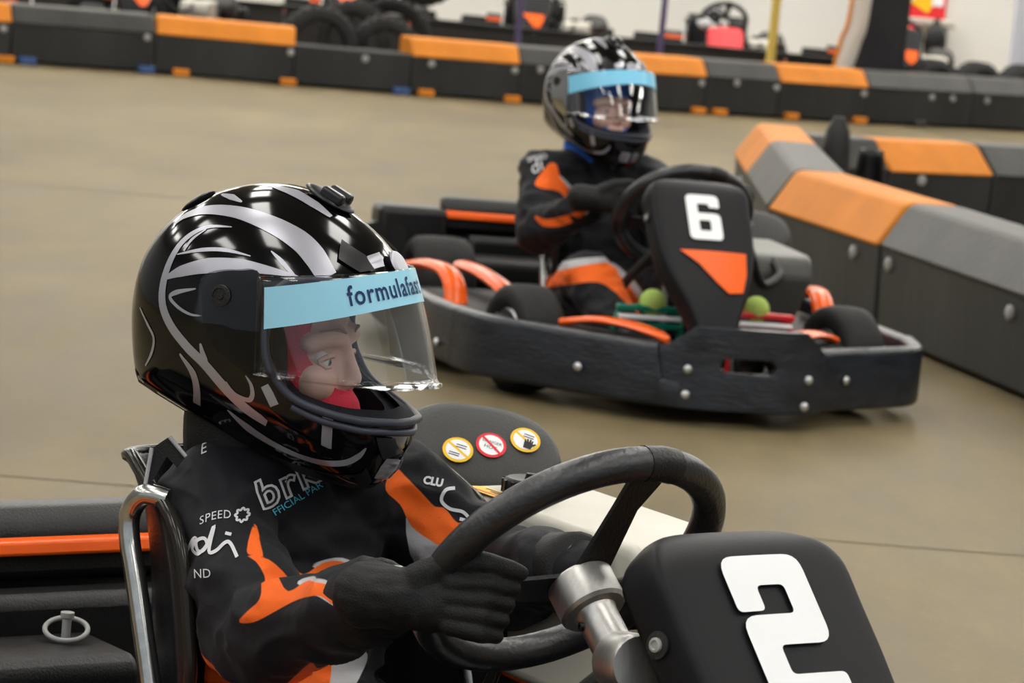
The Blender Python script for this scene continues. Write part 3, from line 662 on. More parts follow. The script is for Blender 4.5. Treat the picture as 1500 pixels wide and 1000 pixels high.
def make_helmet(label, M, strip, strip_mat, text):
    root = thing('racing_helmet', label, 'helmet', M)
    if not _HC:
        port = MB().prism([(x, -.3, z) for x, z in PORT], (0, 0, 0), (0, .6, 0))
        neck = MB().lathe([(.088, -.4), (.086, 0)], (-.005, 0, -.03), (-.25, 0, 1), 32)
        inner = helmet_solid(.90, 64, 14)
        a = boolean(boolean(boolean(helmet_solid(1).mesh('shell', SHELL), inner), port), neck)
        b = boolean(boolean(boolean(helmet_solid(.899, 64, 14).mesh('liner', LINER), helmet_solid(.80, 48, 12)), port), neck)
        for me, m in ((a, SHELL), (b, LINER)):
            me.materials.clear(); me.materials.append(m)
            for p in me.polygons: p.use_smooth = True
            me.set_sharp_from_angle(angle=radians(40))
        _HC['s'] = a; _HC['l'] = b
    link('shell', _HC['s'], root); link('liner', _HC['l'], root)
    for s in (-1, 1):
        for pts, ws in SWOOSH:
            path = spline([(x, z, 0) for x, z in pts], 6); N = len(ws) - 1
            def wf(t, ws=ws, N=N):
                i = min(int(t * N), N - 1); f = t * N - i; return 1.2 * (ws[i] * (1 - f) + ws[i + 1] * f)
            lay(stroke(path, wf), lambda u, v: hsurf(u, v, s, .0009), 'silver_stripe', SILVER, root, .006)
    # port seal
    pp = [p for p in PORT if p[0] < .2][:]
    side = [hsurf(x, z, -1, .001) for x, z in [(.112, .0735), (.085, .0735)] + [(p.x, p.y) for p in spline([(x, z, 0) for x, z in PORT[2:10]], 4)] + [(.165, -.0832)]]
    loop = side + [Vector((.181, -.03, -.0845)), Vector((.1845, 0, -.085)), Vector((.181, .03, -.0845))] + [Vector((v.x, -v.y, v.z)) for v in side[::-1]]
    MB().tube(loop, .005, 10).build('port_seal', SEAL, root)
    inn = [Vector((q.x * .885, q.y * .885, HCZ + (q.z - HCZ) * .885)) for q in loop]
    ctr_ = Vector((.10, 0, -.005)); band = []
    for a_, b_ in zip(loop, inn):
        sh = Vector((ctr_.x - a_.x, 0, ctr_.z - a_.z)).normalized() * .0025; band.append([a_ + sh, a_ * .5 + b_ * .5 + sh, b_ + sh * 1.4])
    MB().grid(band).build('port_lining', LINER, root)
    for s in (-1, 1):
        MB().sphere((.026, s * .090, -.015), (.034, .020, .075), rot=Matrix.Rotation(radians(-12), 3, 'Y')).build('cheek_pad', LINER, root)
    low = [hsurf(x, z - .011, -1, .0005) for x, z in ((.0809, -.0593), (.1, -.068), (.1171, -.0737), (.135, -.078), (.1504, -.0817), (.165, -.0832))]
    low = low + [Vector((.1845, 0, -.0975))] + [Vector((v.x, -v.y, v.z)) for v in low[::-1]]
    MB().tube(spline(low, 4), .0045, 8).build('chin_gasket', SEAL, root)
    # base trim
    tr = [(.158, -.160), (.146, -.169), (.104, -.168), (.05, -.159), (-.004, -.143), (-.06, -.122), (-.115, -.101), (-.152, -.083)]
    rows = []
    for x, z in [(p.x, p.y) for p in spline([(a * .975, b, 0) for a, b in tr], 3)]:
        rows.append([hsurf(x * .985 + 0, z + .022, -1, .0012), hsurf(x * .985, z + .004, -1, .0018)])
    for s in (-1, 1):
        MB().grid([[Vector((p.x, p.y * -s, p.z)) for p in r] for r in rows]).build('base_trim', mat('trim_rubber', (.012, .012, .013), .5), root)
    # visor
    def vis(ph, v, lift=0):
        c = max(0, cos(ph)); sn = sin(ph)
        xs = .032 + .006 * (1 - v); xf = .160 * v + .206 * (1 - v); x = xs + (xf - xs) * c + .004 * sin(pi * v) * c
        z = (.074 * v - .037 * (1 - v)) * (1 - c) + (.090 * v - .042 * (1 - v)) * c
        y = (.1275 + lift) * sn
        return Vector((x + lift * c, y, z))
    rows = [[vis(radians(-92 + 184 * j / 48), i / 12) for j in range(49)] for i in range(13)]
    vo = MB().grid(rows).build('visor', VISOR, root); sd = vo.modifiers.new('s', 'SOLIDIFY'); sd.thickness = .0018
    MB().tube([vis(radians(-90 + 180 * j / 48), 0) for j in range(49)], .0016, 6).build('visor_edge', VISOR, vo)
    MB().box(vis(0, .02, .004), (.012, .02, .006)).build('visor_tab', VISOR, vo, bevel=.002)
    lo = lambda ph: .45 + .27 * max(0, cos(ph)); hi = lambda ph: .88 + .12 * max(0, cos(ph))
    srow = [[vis(radians(-86 + 172 * j / 48), lo(radians(-86 + 172 * j / 48)) * (1 - i / 4) + hi(radians(-86 + 172 * j / 48)) * i / 4, .0012) for j in range(49)] for i in range(5)]
    st = MB().grid(srow).build('visor_strip', strip_mat, vo)
    if text:
        L = .175  # arc length per radian is close to .16 m
        def tm(u, v):
            ph = u / .150 - .31; k = .5 + v / .036; k = min(max(k, 0), 1)
            return vis(ph, lo(ph) * (1 - k) + hi(ph) * k, .0022)
        bm = text_bm(text, .03, spacing=1.12, bold=.0004)
        w_ = max(v.co.x for v in bm.verts) - min(v.co.x for v in bm.verts)
        bmesh.ops.scale(bm, verts=bm.verts, vec=(.150 / w_, .92, 1))
        lay(bm, tm, 'strip_lettering', NAVY, vo, .006)
    # side plates and pivots
    sp = [(-.0393, .0597), (-.0239, .0709), (.0028, .0759), (.028, .0743), (.0385, .023), (.0411, -.0389), (.017, -.0333), (-.0109, -.0187), (-.0286, .0025), (-.0369, .0328)]
    spl = [(p.x, p.y) for p in spline([(x, z, 0) for x, z in sp], 4, True)]
    for s in (-1, 1):
        pl = lay(poly_bm([spl]), lambda u, v: hsurf(u, v, s, .006), 'side_plate', SMOKE, vo, .008)
        lay(poly_bm([[(x * 1.0 + .002, .019 + (z - .019) * 1.0) for x, z in spl]]), lambda u, v: hsurf(u, v, s, .0015), 'pivot_base', mat('pivot_grey', (.02, .02, .021), .5, var=.4, scale=40), root, .008)
        c = hsurf(-.0106, .0456, s, .006)
        MB().lathe([(.0125, 0), (.0125, .003), (.009, .0035), (.0085, .002), (.005, .002), (.004, .0035), (0, .0035)], c, (0, s, 0), 20).build('pivot_screw', DARKP, vo)
    # vents
    ang = Matrix.Rotation(radians(14), 3, 'Y')
    tv = MB().sphere((.058, 0, .160), (.034, .022, .006), rot=Matrix.Rotation(radians(24), 3, 'Y')).build('top_vent', mat('vent_plastic', (.02, .02, .022), .3), root)
    for k, yy in ((0, -.012), (1, .012)):
        MB().box((.066, yy, .164), (.03, .014, .014), Matrix.Rotation(radians(24), 3, 'Y')).build('vent_slider', MATS['vent_plastic'], tv, bevel=.004)
    MB().sphere((-.10, -.02, .138), (.024, .02, .005), rot=Matrix.Rotation(radians(-38), 3, 'Y')).build('rear_vent', MATS['vent_plastic'], root)
    for s in (-1, 1):
        q = [(.099, .118), (.125, .103), (.138, .088), (.128, .085), (.105, .098)]
        lay(poly_bm([q]), lambda u, v: hsurf(u, v, s, .004), 'brow_vent', MATS['vent_plastic'], root, .006)
        cv = [(.163, -.100), (.176, -.102), (.177, -.122), (.166, -.128)]
        lay(poly_bm([cv]), lambda u, v: hsurf(u, v, s, .002), 'chin_vent', MATS['vent_plastic'], root, .006)
        ck = [(.045, -.083), (.06, -.085), (.125, -.118), (.128, -.126), (.118, -.127), (.07, -.103)]
        lay(poly_bm([ck]), lambda u, v: hsurf(u, v, s, .0025), 'cheek_vent', SHELL, root, .008)
    bd = [(.150 + .007 * cos(2 * pi * k / 20), .018 * sin(2 * pi * k / 20)) for k in range(20)]
    MB().lathe([(.018, 0), (.016, .003), (.013, .0035), (0, .003)], (.151, 0, .094), (.82, 0, .57), 24).build('brow_badge', SILVER, root)
    return root

# ------------------------------------------------------------------ faces
def make_head(person, M, bala, ztop, zlow):
    """head in helmet coordinates, carried as parts of the person"""
    mb = MB()
    mb.sphere((.0, 0, .015), (.092, .072, .098)); mb.sphere((.035, 0, -.045), (.062, .056, .072)); mb.sphere((.045, 0, -.085), (.045, .042, .032))
    mb.chain([(.096, 0, -.008), (.103, 0, -.028), (.110, 0, -.045)], [.006, .0075, .009]); mb.sphere((.103, .008, -.052), .007); mb.sphere((.103, -.008, -.052), .007)
    for s in (-1, 1):
        mb.chain([(.090, s * .012, .002), (.086, s * .032, .004), (.071, s * .052, -.004)], [.012, .012, .012])
        mb.sphere((.072, s * .032, -.050), (.026, .026, .026)); mb.sphere((-.0, s * .073, -.03), (.016, .007, .024))
    mb.chain([(.096, -.018, -.073), (.103, 0, -.073), (.096, .018, -.073)], [.007, .009, .007]); mb.sphere((.090, 0, -.098), .018)
    mb.capsule((-.01, 0, -.06), (-.03, 0, -.20), .05, .05)
    me = remesh(mb, .0035, 11)
    for v in me.vertices:      # eye sockets
        for s in (-1, 1):
            d = (v.co - Vector((.094, s * .031, -.024))).length
            if d < .018: v.co.x -= .007 * (1 - d / .018) ** .8
    me.materials.clear(); me.materials.append(SKIN)
    for p in me.polygons: p.use_smooth = True
    me.transform(M); hd = link('head', me, person)
    for s in (-1, 1):
        c = Vector((.078, s * .031, -.025))
        for nm, mb2, m in (('eye', MB().sphere(c, .0115), EYEW), ('iris', MB().sphere(c + Vector((.0085, s * -.001, -.001)), (.0035, .0055, .0055)), IRIS), ('pupil', MB().sphere(c + Vector((.011, s * -.001, -.001)), (.0015, .0026, .0026)), PUPIL),
                           ('upper_lid', MB().chain([c + Vector((.003, -.0125, .001)), c + Vector((.0105, -.006, .0062)), c + Vector((.0108, .006, .0062)), c + Vector((.003, .0125, .001))], [.0028, .0035, .0035, .0028], 8), SKIN),
                           ('lower_lid', MB().chain([c + Vector((.003, -.0125, -.001)), c + Vector((.0095, -.006, -.0068)), c + Vector((.0098, .006, -.0068)), c + Vector((.003, .0125, -.001))], [.0022, .0025, .0025, .0022], 8), SKIN),
                           ('lashes', MB().tube(spline([c + Vector((.005, -.0125, .001)), c + Vector((.0135, -.006, .0045)), c + Vector((.0138, .006, .0045)), c + Vector((.005, .0125, .001))], 4), .0009, 6), BROW),
                           ('eyebrow', MB().chain([(.0985, s * .013, .008), (.0955, s * .030, .013), (.081, s * .048, .010)], [.0015, .0018, .001], 8), BROW)):
            q = mb2.mesh(nm, m); q.transform(M); link(nm, q, hd)
    q = MB().chain([(.096, -.018, -.074), (.1045, 0, -.0745), (.096, .018, -.074)], [.003, .0045, .003], 8).mesh('lips', LIP); q.transform(M); link('lips', q, hd)
    hb = MB().sphere((-.004, 0, .028), (.094, .073, .092)).mesh('hair', BROW); hb.transform(M); link('hair', hb, person)
    # balaclava: a knitted shell with an oval face opening
    b = MB(); b.sphere((-.002, 0, .012), (.099, .078, .106)); b.sphere((.034, 0, -.045), (.069, .062, .078)); b.sphere((.050, 0, -.086), (.068, .052, .043)); b.capsule((-.01, 0, -.07), (-.03, 0, -.16), .056, .056)
    bs = remesh(b, .004, 6)
    zc = (ztop + zlow) / 2; hz = (ztop - zlow) / 2
    cut = MB().prism([(.02, .052 * abs(cos(t)) ** .8 * (1 if cos(t) > 0 else -1), zc + hz * sin(t)) for t in [2 * pi * k / 40 for k in range(40)]], (0, 0, 0), (.2, 0, 0))
    bs = boolean(bs, cut)
    inn = MB(); inn.sphere((-.002, 0, .012), (.094, .0735, .100)); inn.sphere((.034, 0, -.045), (.0645, .0575, .0735)); inn.sphere((.045, 0, -.088), (.050, .045, .036))
    bs = boolean(bs, remesh(inn, .004, 4))
    bs.materials.clear(); bs.materials.append(bala)
    for p in bs.polygons: p.use_smooth = True
    bs.transform(M); link('balaclava', bs, person)

# ------------------------------------------------------------------ race suits
import numpy as np
def sdpoly(P, poly):
    P = np.asarray(P); d = np.full(len(P), 1e9); ins = np.zeros(len(P), bool); n = len(poly)
    for i in range(n):
        a = np.array(poly[i]); b = np.array(poly[(i + 1) % n]); e = b - a; w_ = P - a
        t = np.clip((w_ @ e) / (e @ e), 0, 1); q = w_ - t[:, None] * e; d = np.minimum(d, (q * q).sum(1))
        c = ((a[1] > P[:, 1]) != (b[1] > P[:, 1])); x = a[0] + (P[:, 1] - a[1]) * e[0] / (e[1] if abs(e[1]) > 1e-12 else 1e-12)
        ins ^= c & (P[:, 0] < x)
    return np.where(ins, np.sqrt(d), -np.sqrt(d))
def paint(me, zones, ref, ax, ay, az):
    n = len(me.vertices); co = np.empty(n * 3); me.vertices.foreach_get('co', co); co = co.reshape(-1, 3) - np.array(ref)
    no = np.empty(n * 3); me.vertices.foreach_get('normal', no); no = no.reshape(-1, 3)
    st = np.stack([co @ np.array(ax), co @ np.array(ay)], 1); face = no @ np.array(az)
    for nm, polys in zones.items():
        v = np.full(n, -1.0)
        for p in polys:
            p = [(q.x, q.y) for q in spline([(a, b, 0) for a, b in p], 3, True)]
            v = np.maximum(v, sdpoly(st, p))
        v = np.where(face < .15, v, -.01)
        at = me.attributes.new(nm, 'FLOAT', 'POINT'); at.data.foreach_set('value', v.astype(np.float32))

def make_suit(J, vox, extra=None):
    mb = MB()
    ch, pe = Vector(J['chest']), Vector(J['pelvis'])
    tilt = Matrix.Rotation(radians(-8), 3, 'Y')
    mb.sphere(ch, (.098, .150, .105), rot=tilt); mb.sphere(ch * .55 + pe * .45, (.098, .142, .13)); mb.sphere(pe, (.12, .15, .105))
    mb.chain([J['neck'], ch + Vector((0, 0, .02))], [.062, .09])
    for s in ('r', 'l'):
        sh, el, wr = Vector(J[s + 'sh']), Vector(J[s + 'el']), Vector(J[s + 'wr'])
        mb.chain([ch + (sh - ch) * .55 + Vector((0, 0, .02)), sh, sh * .5 + el * .5 , el, el * .5 + wr * .5, wr], [.075, .068, .060, .058, .052, .043])
        for k in range(3):   # gathered folds of cloth at the elbow
            q = el + (sh - el) * (.12 + .12 * k) + Vector((.0, -.0, .012 * (k % 2))); mb.sphere(q, (.064 - .004 * (k % 2)))
            q = el + (wr - el) * (.14 + .16 * k) ; mb.sphere(q, (.061 - .005 * k))
        hp, kn, an = Vector(J[s + 'hp']), Vector(J[s + 'kn']), Vector(J[s + 'an'])
        mb.chain([hp, hp * .5 + kn * .5, kn, kn * .5 + an * .5, an], [.092, .082, .070, .062, .05])
    if extra: extra(mb)
    me = remesh(mb, vox, 5)
    nrm = [v.normal.copy() for v in me.vertices]
    for v, nv in zip(me.vertices, nrm):
        c = v.co
        a = noise.noise(c * 14) * .008 + (abs(noise.noise(Vector((c.x * 15, c.y * 15, c.z * 24)) + Vector((3, 1, 7)))) - .25) * -.016 + noise.noise(c * 60) * .0006
        v.co = c + nv * a
    me.materials.clear(); me.materials.append(SUIT)
    for p in me.polygons: p.use_smooth = True
    me.update(); return me

def make_glove(frame, G, mirror=False, vox=.0026):
    """a hand closed round the rim: built in mm along (right, up, away) axes of `frame` about G"""
    e1, e2, e3 = frame
    L = lambda a, b, c: Vector(G) + (e1 * a + e2 * b + e3 * c) * .001
    mb = MB()
    def ell(c, r): mb.sphere(L(*c), [x * .001 for x in r], rot=Matrix((e1, e2, e3)).transposed())
    ell((-26, -2, 2), (46, 34, 24)); ell((-52, 2, 6), (34, 33, 27)); ell((-6, -3, -2), (18, 31, 16))
    mb.capsule(L(-60, 2, 8), L(-95, 4, 14), .033, .036)
    for k in range(4):
        a = [(-6, 19 - 15 * k, -12), (34 - 3 * k, 18 - 17 * k, -19), (60 - 6 * k, 12 - 16.5 * k, -6), (60 - 7 * k, 8 - 15.5 * k, 16), (42 - 6 * k, 6 - 15 * k, 28)]
        mb.chain([L(*q) for q in a], [.0115, .0098, .0088, .0082, .008])
    mb.chain([L(-38, 22, -2), L(-8, 38, -8), L(26, 40, -14), L(56, 33, -11), L(68, 28, -6)], [.019, .0150, .0120, .0110, .009])
    me = remesh(mb, vox, 2)
    nrm = [v.normal.copy() for v in me.vertices]
    for v, nv in zip(me.vertices, nrm): v.co += nv * (noise.noise(v.co * 70) * .0012 + noise.noise(v.co * 25) * .002)
    me.materials.clear(); me.materials.append(GLOVE)
    for p in me.polygons: p.use_smooth = True
    return me

def project_print(bm, bvh, ref, ax, ay, az, s, t, rot, name, m, parent, lift=.0012, step=.004, off=None):
    """embroidery: flat shape laid on the cloth along az"""
    bmesh.ops.rotate(bm, verts=bm.verts, cent=(0, 0, 0), matrix=Matrix.Rotation(rot, 3, 'Z'))
    bmesh.ops.translate(bm, verts=bm.verts, vec=(s, t, 0))
    ref, ax, ay, az = (Vector(q) for q in (ref, ax, ay, az))
    def f(u, v):
        o = ref + ax * u + ay * v - az * .5
        h = bvh.ray_cast(o, az, 1.0)
        return None if h[0] is None else h[0] - az * lift + h[1] * .0004
    return lay(bm, f, name, m, parent, step, off)

# ------------------------------------------------------------------ the hall
def plane(name, pts, m):
    o = MB().add(pts, [tuple(range(len(pts)))]).build(name, m); tag(o, kind='structure'); return o
plane('floor', [(-14, -4, 0), (14, -4, 0), (14, 30, 0), (-14, 30, 0)], floor_mat())
WALLM = mat('white_wall', (.80, .79, .75), .7, var=.04, scale=1.5)
tag(MB().box((0, 27.6, 3.25), (28, .2, 6.5)).build('wall_back', WALLM), kind='structure')
SIDEM = mat('grey_cladding', (.22, .23, .24), .6)
tag(MB().box((-14.1, 13, 3.25), (.2, 34, 6.5)).build('wall_left', SIDEM), kind='structure')
tag(MB().box((14.1, 13, 3.25), (.2, 34, 6.5)).build('wall_right', SIDEM), kind='structure')
CEIL = tag(MB().box((0, 13, 6.6), (28, 34, .2)).build('ceiling', mat('ceiling_sheet', (.25, .25, .25), .7)), kind='structure')
lampme = MB().box((0, 0, 0), (1.0, 2.2, .03)).mesh('skylight', LAMP); framme = MB().box((0, 0, .025), (1.08, 2.28, .03)).mesh('skylight_frame', WHITE)
for x in (-10.5, -6.3, -2.1, 2.1, 6.3, 10.5):
    for j in range(8):
        for nm, me, up in (('skylight', lampme, 0), ('skylight_frame', framme, .001)):
            o = link(nm, me, CEIL); o.location = (x, -2.5 + j * 3.9, 6.45 + up)
    for k in (-1, 1):  # extra glowing panels, added only to brighten the back wall
        for nm, me, up in (('skylight', lampme, 0), ('skylight_frame', framme, .001)):
            o = link(nm, me, CEIL); o.location = (x + k * 1.0, 26.2, 6.45 + up)
JOINT = mat('floor_joint', (.10, .085, .06), .8)
for k, (a, b, wd) in enumerate((((-6, 6.1), (9, 7.6), .007), ((-9, 12.0), (0.2, 12.9), .012))):
    d = Vector((b[0] - a[0], b[1] - a[1], 0)).normalized(); n = Vector((-d.y, d.x, 0)) * wd / 2
    o = MB().add([Vector((*a, .0012)) - n, Vector((*b, .0012)) - n, Vector((*b, .0012)) + n, Vector((*a, .0012)) + n], [(0, 1, 2, 3)]).build('trim_%d' % (k + 1), JOINT); tag(o, kind='structure')

# ------------------------------------------------------------------ track barriers
def barrier(label, p0, p1, zt, zc, capm, feet=(), bolts=(), group=None, setb=.07, depth=.26, cap_split=None, back_side=1):
    d = Vector((p1[0] - p0[0], p1[1] - p0[1], 0)); L = d.length
    M = Matrix.Translation((p0[0], p0[1], 0)) @ Matrix.Rotation(atan2(d.y, d.x), 4, 'Z')
    r = thing('track_barrier', label, 'barrier', M, group); g = .0015
    MB().prism([(g, .012, .012), (g, .0, zt), (g, depth, zt), (g, depth, .012)], (0, 0, 0), (L - 2 * g, 0, 0)).build('body', BARR, r, bevel=.012)
    for a, b, m in (cap_split or ([(0, 1, capm)] if capm else [])):
        MB().prism([(a * L + g, -.012, zt - .012), (a * L + g, setb * .92, zc - .008), (a * L + g, setb + .02, zc), (a * L + g, depth + .01, zc), (a * L + g, depth + .012, zt - .012)], (0, 0, 0), ((b - a) * L - 2 * g, 0, 0)).build('cap', m, r, bevel=.012)
    for x, m in feet: MB().box((x * L, .03, .022), (.10, .12, .044)).build('foot', m, r, bevel=.008)
    for x, z in bolts: MB().lathe([(.022, .02), (.022, -.006), (.012, -.012), (0, -.012)], (x * L, 0, z), (0, 1, 0), 12).build('bolt', BOLTB, r)
    return r
O_, G_ = ORANGEB, BARRG
# far line across the hall
FB = [(-3.59, 19.95), (-3.11, 20.16), (-2.3, 20.5), (-1.47, 20.62), (-.77, 20.83), (-.11, 21.09), (.5, 21.46), (1.08, 21.82), (1.57, 22.14), (2.18, 22.54), (2.95, 23.17), (4.02, 24.04)]
fl = ['orange capped far barrier section cut by the left picture edge', 'black capped far barrier section at left, before the long orange cap', 'orange capped far barrier section left of the two standing tyres', 'low capless far barrier section in front of the two standing tyres',
      'orange capped far barrier section just right of the standing tyres', 'black capped far barrier section left of the second driver helmet', 'orange capped far barrier section partly behind the second driver helmet', 'black capped far barrier section below the red and white parked kart',
      'orange capped far barrier section at the foot of the pale leaning post', 'black capped far barrier section under the right tyre row, nearest the column', 'black capped far barrier section at the right picture edge']
fo = [1, 0, 1, 0, 1, 0, 1, 0, 1, 0, 0]
ft = [((.95, O_),), ((.12, BLUE_OBJ), (.95, BLUE_OBJ)), ((.2, O_), (.97, O_)), ((.93, BLUE_OBJ),), ((.15, O_), (.95, O_)), ((.5, O_),), ((.93, O_),), ((.2, O_),), ((.15, O_), (.93, O_)), ((.5, G_),), ()]
fbolt = [((.9, .2),), ((.94, .215),), ((.97, .2),), ((.6, .2),), ((.18, .2), (.95, .2)), ((.2, .215),), ((.94, .2),), ((.4, .215), (.95, .2)), ((.95, .2),), ((.6, .2), (.8, .2)), ((.1, .2),)]
for k in range(11):
    barrier(fl[k], FB[k], FB[k + 1], .25, .35, (O_ if fo[k] else G_) if k != 3 else None, ft[k], fbolt[k], 'barrier line along the far side of the track')
# near divider coming forward at the right
barrier('short grey barrier section with faded orange end cap, far end of divider', (.84, 14.0), (.815, 11.45), .29, .42, O_, (), ((.25, .22),), 'divider barrier beside the second kart', .08, .24, [(0, .42, O_), (.42, 1, G_)])
barrier('long dark barrier section with orange cap beside the second kart', (.815, 11.40), (1.09, 10.42), .29, .42, O_, (), ((.8, .235), (.05, .16)), 'divider barrier beside the second kart', .08, .24)
barrier('long dark barrier section with grey cap at the right edge', (1.095, 10.40), (1.62, 8.3), .29, .42, G_, (), ((.04, .235), (.5, .225)), 'divider barrier beside the second kart', .08, .24)
# barrier behind the divider
for lab, a, b, m, bo in (('grey capped barrier section behind the divider, left of its orange cap', (1.12, 13.70), (1.46, 13.86), G_, ()), ('orange capped barrier section behind the divider at right', (1.465, 13.86), (1.93, 14.2), O_, ((.3, .25),)), ('grey capped barrier section behind the divider at the right edge', (1.935, 14.2), (2.7, 14.75), G_, ())):
    barrier(lab, a, b, .29, .40, m, ((.85, REDP),) if m is O_ else (), bo, 'barrier line behind the divider', .12, .25)
cn = thing('rubber_post', 'black flexible marker post standing behind the divider barrier', 'post', Matrix.Translation((1.15, 12.9, 0)))
MB().lathe([(.07, 0), (.07, .03), (.06, .05), (.055, .40), (.045, .48), (.02, .53), (0, .53)], (0, 0, 0), (0, 0, 1), 20).build('shaft', DARKP, cn)
fp = thing('rubber_flap', 'curved black rubber flap leaning on the divider barrier', 'flap', Matrix.Translation((1.20, 12.05, 0)))
rows = [[(-.07 + .02 * z, .10 * sin(a) , z) if False else (.09 * cos(a) * (1 - .55 * z / .5), .06 * sin(a), z) for a in [pi * .1 * k for k in range(11)]] for z in (0, .1, .2, .3, .38, .44, .47)]
q = MB().grid(rows).build('sheet', BLACKP, fp); sdm = q.modifiers.new('s', 'SOLIDIFY'); sdm.thickness = .012

# ------------------------------------------------------------------ low pit wall, poles, column, poster
pw = thing('pit_wall', 'low black pit wall running below the white back wall', 'wall', Matrix.Translation((0, 24.5, 0)))
for k in range(7):
    MB().box((-3.2 + k * .9, 0, .165), (.88, .12, .33)).build('panel', mat('pit_wall_black', (.028, .026, .025), .6, var=.3, scale=3), pw, bevel=.01)
MB().box((-.5, -.01, .338), (6.4, .15, .02)).build('top_rail', DARKP, pw)
for lab, x, y, r, m, h in (('thin violet pole in front of the white wall, behind second helmet', -.16, 23.5, .022, PPOLE, 3.2), ('thin violet pole between second helmet and red parked kart', .82, 23.5, .022, PPOLE, 3.2), ('yellow pole beside the pale leaning post', 1.587, 23.6, .032, YPOLE, 3.2)):
    t = thing('pole', lab, 'pole', Matrix.Translation((x, y, 0)))
    MB().tube([(0, 0, 0), (0, 0, h)], r, 14).build('shaft', m, t); MB().lathe([(r * 2.4, 0), (r * 2.4, .02), (r, .04)], (0, 0, 0), (0, 0, 1), 16).build('base', m, t)
t = thing('bent_post', 'pale curved plastic post leaning against the black column', 'post', Matrix.Translation((2.06, 23.35, 0)))
MB().tube(spline([(0.0, 0, 0), (.005, 0, .28), (.05, 0, .5), (.09, 0, .8), (.10, 0, 2.2)], 8), .062, 16).build('sleeve', mat('pale_plastic', (.62, .56, .50), .5), t)
MB().tube(spline([(-.068, -.01, .22), (-.03, -.01, .5), (.02, -.01, .8), (.03, -.01, 2.2)], 8), .014, 8).build('edge_strip', ORANGEB, t)
t = thing('padded_column', 'wide black padded column behind the far barrier', 'column', Matrix.Translation((2.33, 23.75, 0)))
MB().box((0, 0, 2), (.37, .3, 4)).build('padding', mat('column_pad', (.022, .021, .024), .7, var=.2, scale=5), t, bevel=.05)
MB().box((-.02, -.02, .13), (.46, .4, .26)).build('base', BLACKP, t, bevel=.06)
t = thing('wall_poster', 'red, yellow and white poster hung on the back wall', 'poster', Matrix.Translation((2.98, 27.47, 0)))
MB().box((0, 0, 1.05), (.44, .02, .86)).build('sheet', REDV, t)
MB().box((.06, -.013, .80), (.16, .006, .22), Matrix.Rotation(.5, 3, 'Y')).build('print', YELLOW, t); MB().box((-.06, -.014, .86), (.08, .006, .2), Matrix.Rotation(.3, 3, 'Y')).build('print', WHITE, t); MB().box((.15, -.015, .83), (.09, .006, .2)).build('print', WHITE, t)
t = thing('wall_shelf', 'cream ledge with a dark bag below the poster', 'shelf', Matrix.Translation((3.0, 27.3, 0)))
MB().box((0, 0, .60), (.5, .3, .055)).build('board', TANK, t, bevel=.01)
for s in (-.2, .2): MB().box((s, .08, .3), (.04, .05, .56)).build('bracket', ALU, t)
bag = thing('gear_bag', 'dark rounded kit bag hanging below the wall ledge', 'bag', Matrix.Translation((3.1, 27.1, 0)))
MB().sphere((0, 0, .44), (.09, .06, .15)).build('body', BLACKP, bag); MB().tube(spline([(-.03, 0, .56), (0, 0, .64), (.03, 0, .56)], 5), .012).build('strap', DARKP, bag)
bag = thing('gear_bag', 'red and yellow kit bag slumped below the poster', 'bag', Matrix.Translation((2.88, 27.15, 0)))
MB().sphere((0, 0, .52), (.12, .08, .07)).build('body', REDV, bag); MB().sphere((-.03, -.03, .53), (.06, .06, .05)).build('pocket', YELLOW, bag); MB().sphere((-.06, 0, .42), (.11, .07, .10)).build('base', mat('plum_cloth', (.07, .035, .05), .8), bag)
t = thing('white_post', 'white square post at the right picture edge', 'post', Matrix.Translation((3.5, 24.9, 0)))
MB().box((0, 0, 1.6), (.2, .14, 3.2)).build('shaft', mat('post_white', (.72, .74, .82), .5), t, bevel=.01); MB().box((0, 0, .02), (.3, .24, .04)).build('base_plate', ALU, t)

def tyre(label, M, R, w_, group=None):
    o = thing('stacked_tyre', label, 'tyre', M, group); h = w_ / 2
    c = MB().lathe([(R * .62, -h * .75), (R * .68, -h), (R * .85, -h), (R * .96, -h * .82), (R, -h * .5), (R * 1.005, 0), (R, h * .5), (R * .96, h * .82), (R * .85, h), (R * .68, h), (R * .62, h * .75), (R * .66, h * .6), (R * .86, h * .55), (R * .9, 0), (R * .86, -h * .55), (R * .66, -h * .6)], (0, 0, 0), (0, 1, 0), 36, closed=True).build('carcass', RUBBER, o)
    for k in range(24):
        a = 2 * pi * k / 24; MB().box((R * cos(a), 0, R * sin(a)), (.012, w_ * .7, .03), Matrix.Rotation(-a, 3, 'Y')).build('tread_block', RUBBER, o)
    return o
t1 = tyre('larger worn tyre standing behind the far barrier', Matrix.Translation((-1.36, 21.09, .24)) @ Matrix.Rotation(.15, 4, 'Z'), .24, .19, 'tyres standing behind the far barrier')
tyre('smaller worn tyre standing right of the larger one', Matrix.Translation((-.96, 21.24, .225)) @ Matrix.Rotation(.1, 4, 'Z'), .225, .19, 'tyres standing behind the far barrier')
for k, (x, y, z, R) in enumerate(((-1.22, 22.3, .25, .25), (-1.0, 22.9, .26, .26), (-.8, 22.5, .75, .25), (-1.3, 22.7, .77, .25))):
    tyre(('dark tyre in the shadow directly behind the two standing tyres', 'dark tyre at the back of the tyre heap', 'dark tyre on top of the heap at its right', 'dark tyre on top of the heap at its left')[k], Matrix.Translation((x, y, z)), R, .2, 'heap of tyres at the top left')
rl = ['tyre in the right row, nearest the black column', 'second tyre of the right row from the column', 'third tyre of the right row from the column', 'fourth tyre of the right row from the column', 'fifth tyre of the right row from the column', 'tyre of the right row at the picture edge']
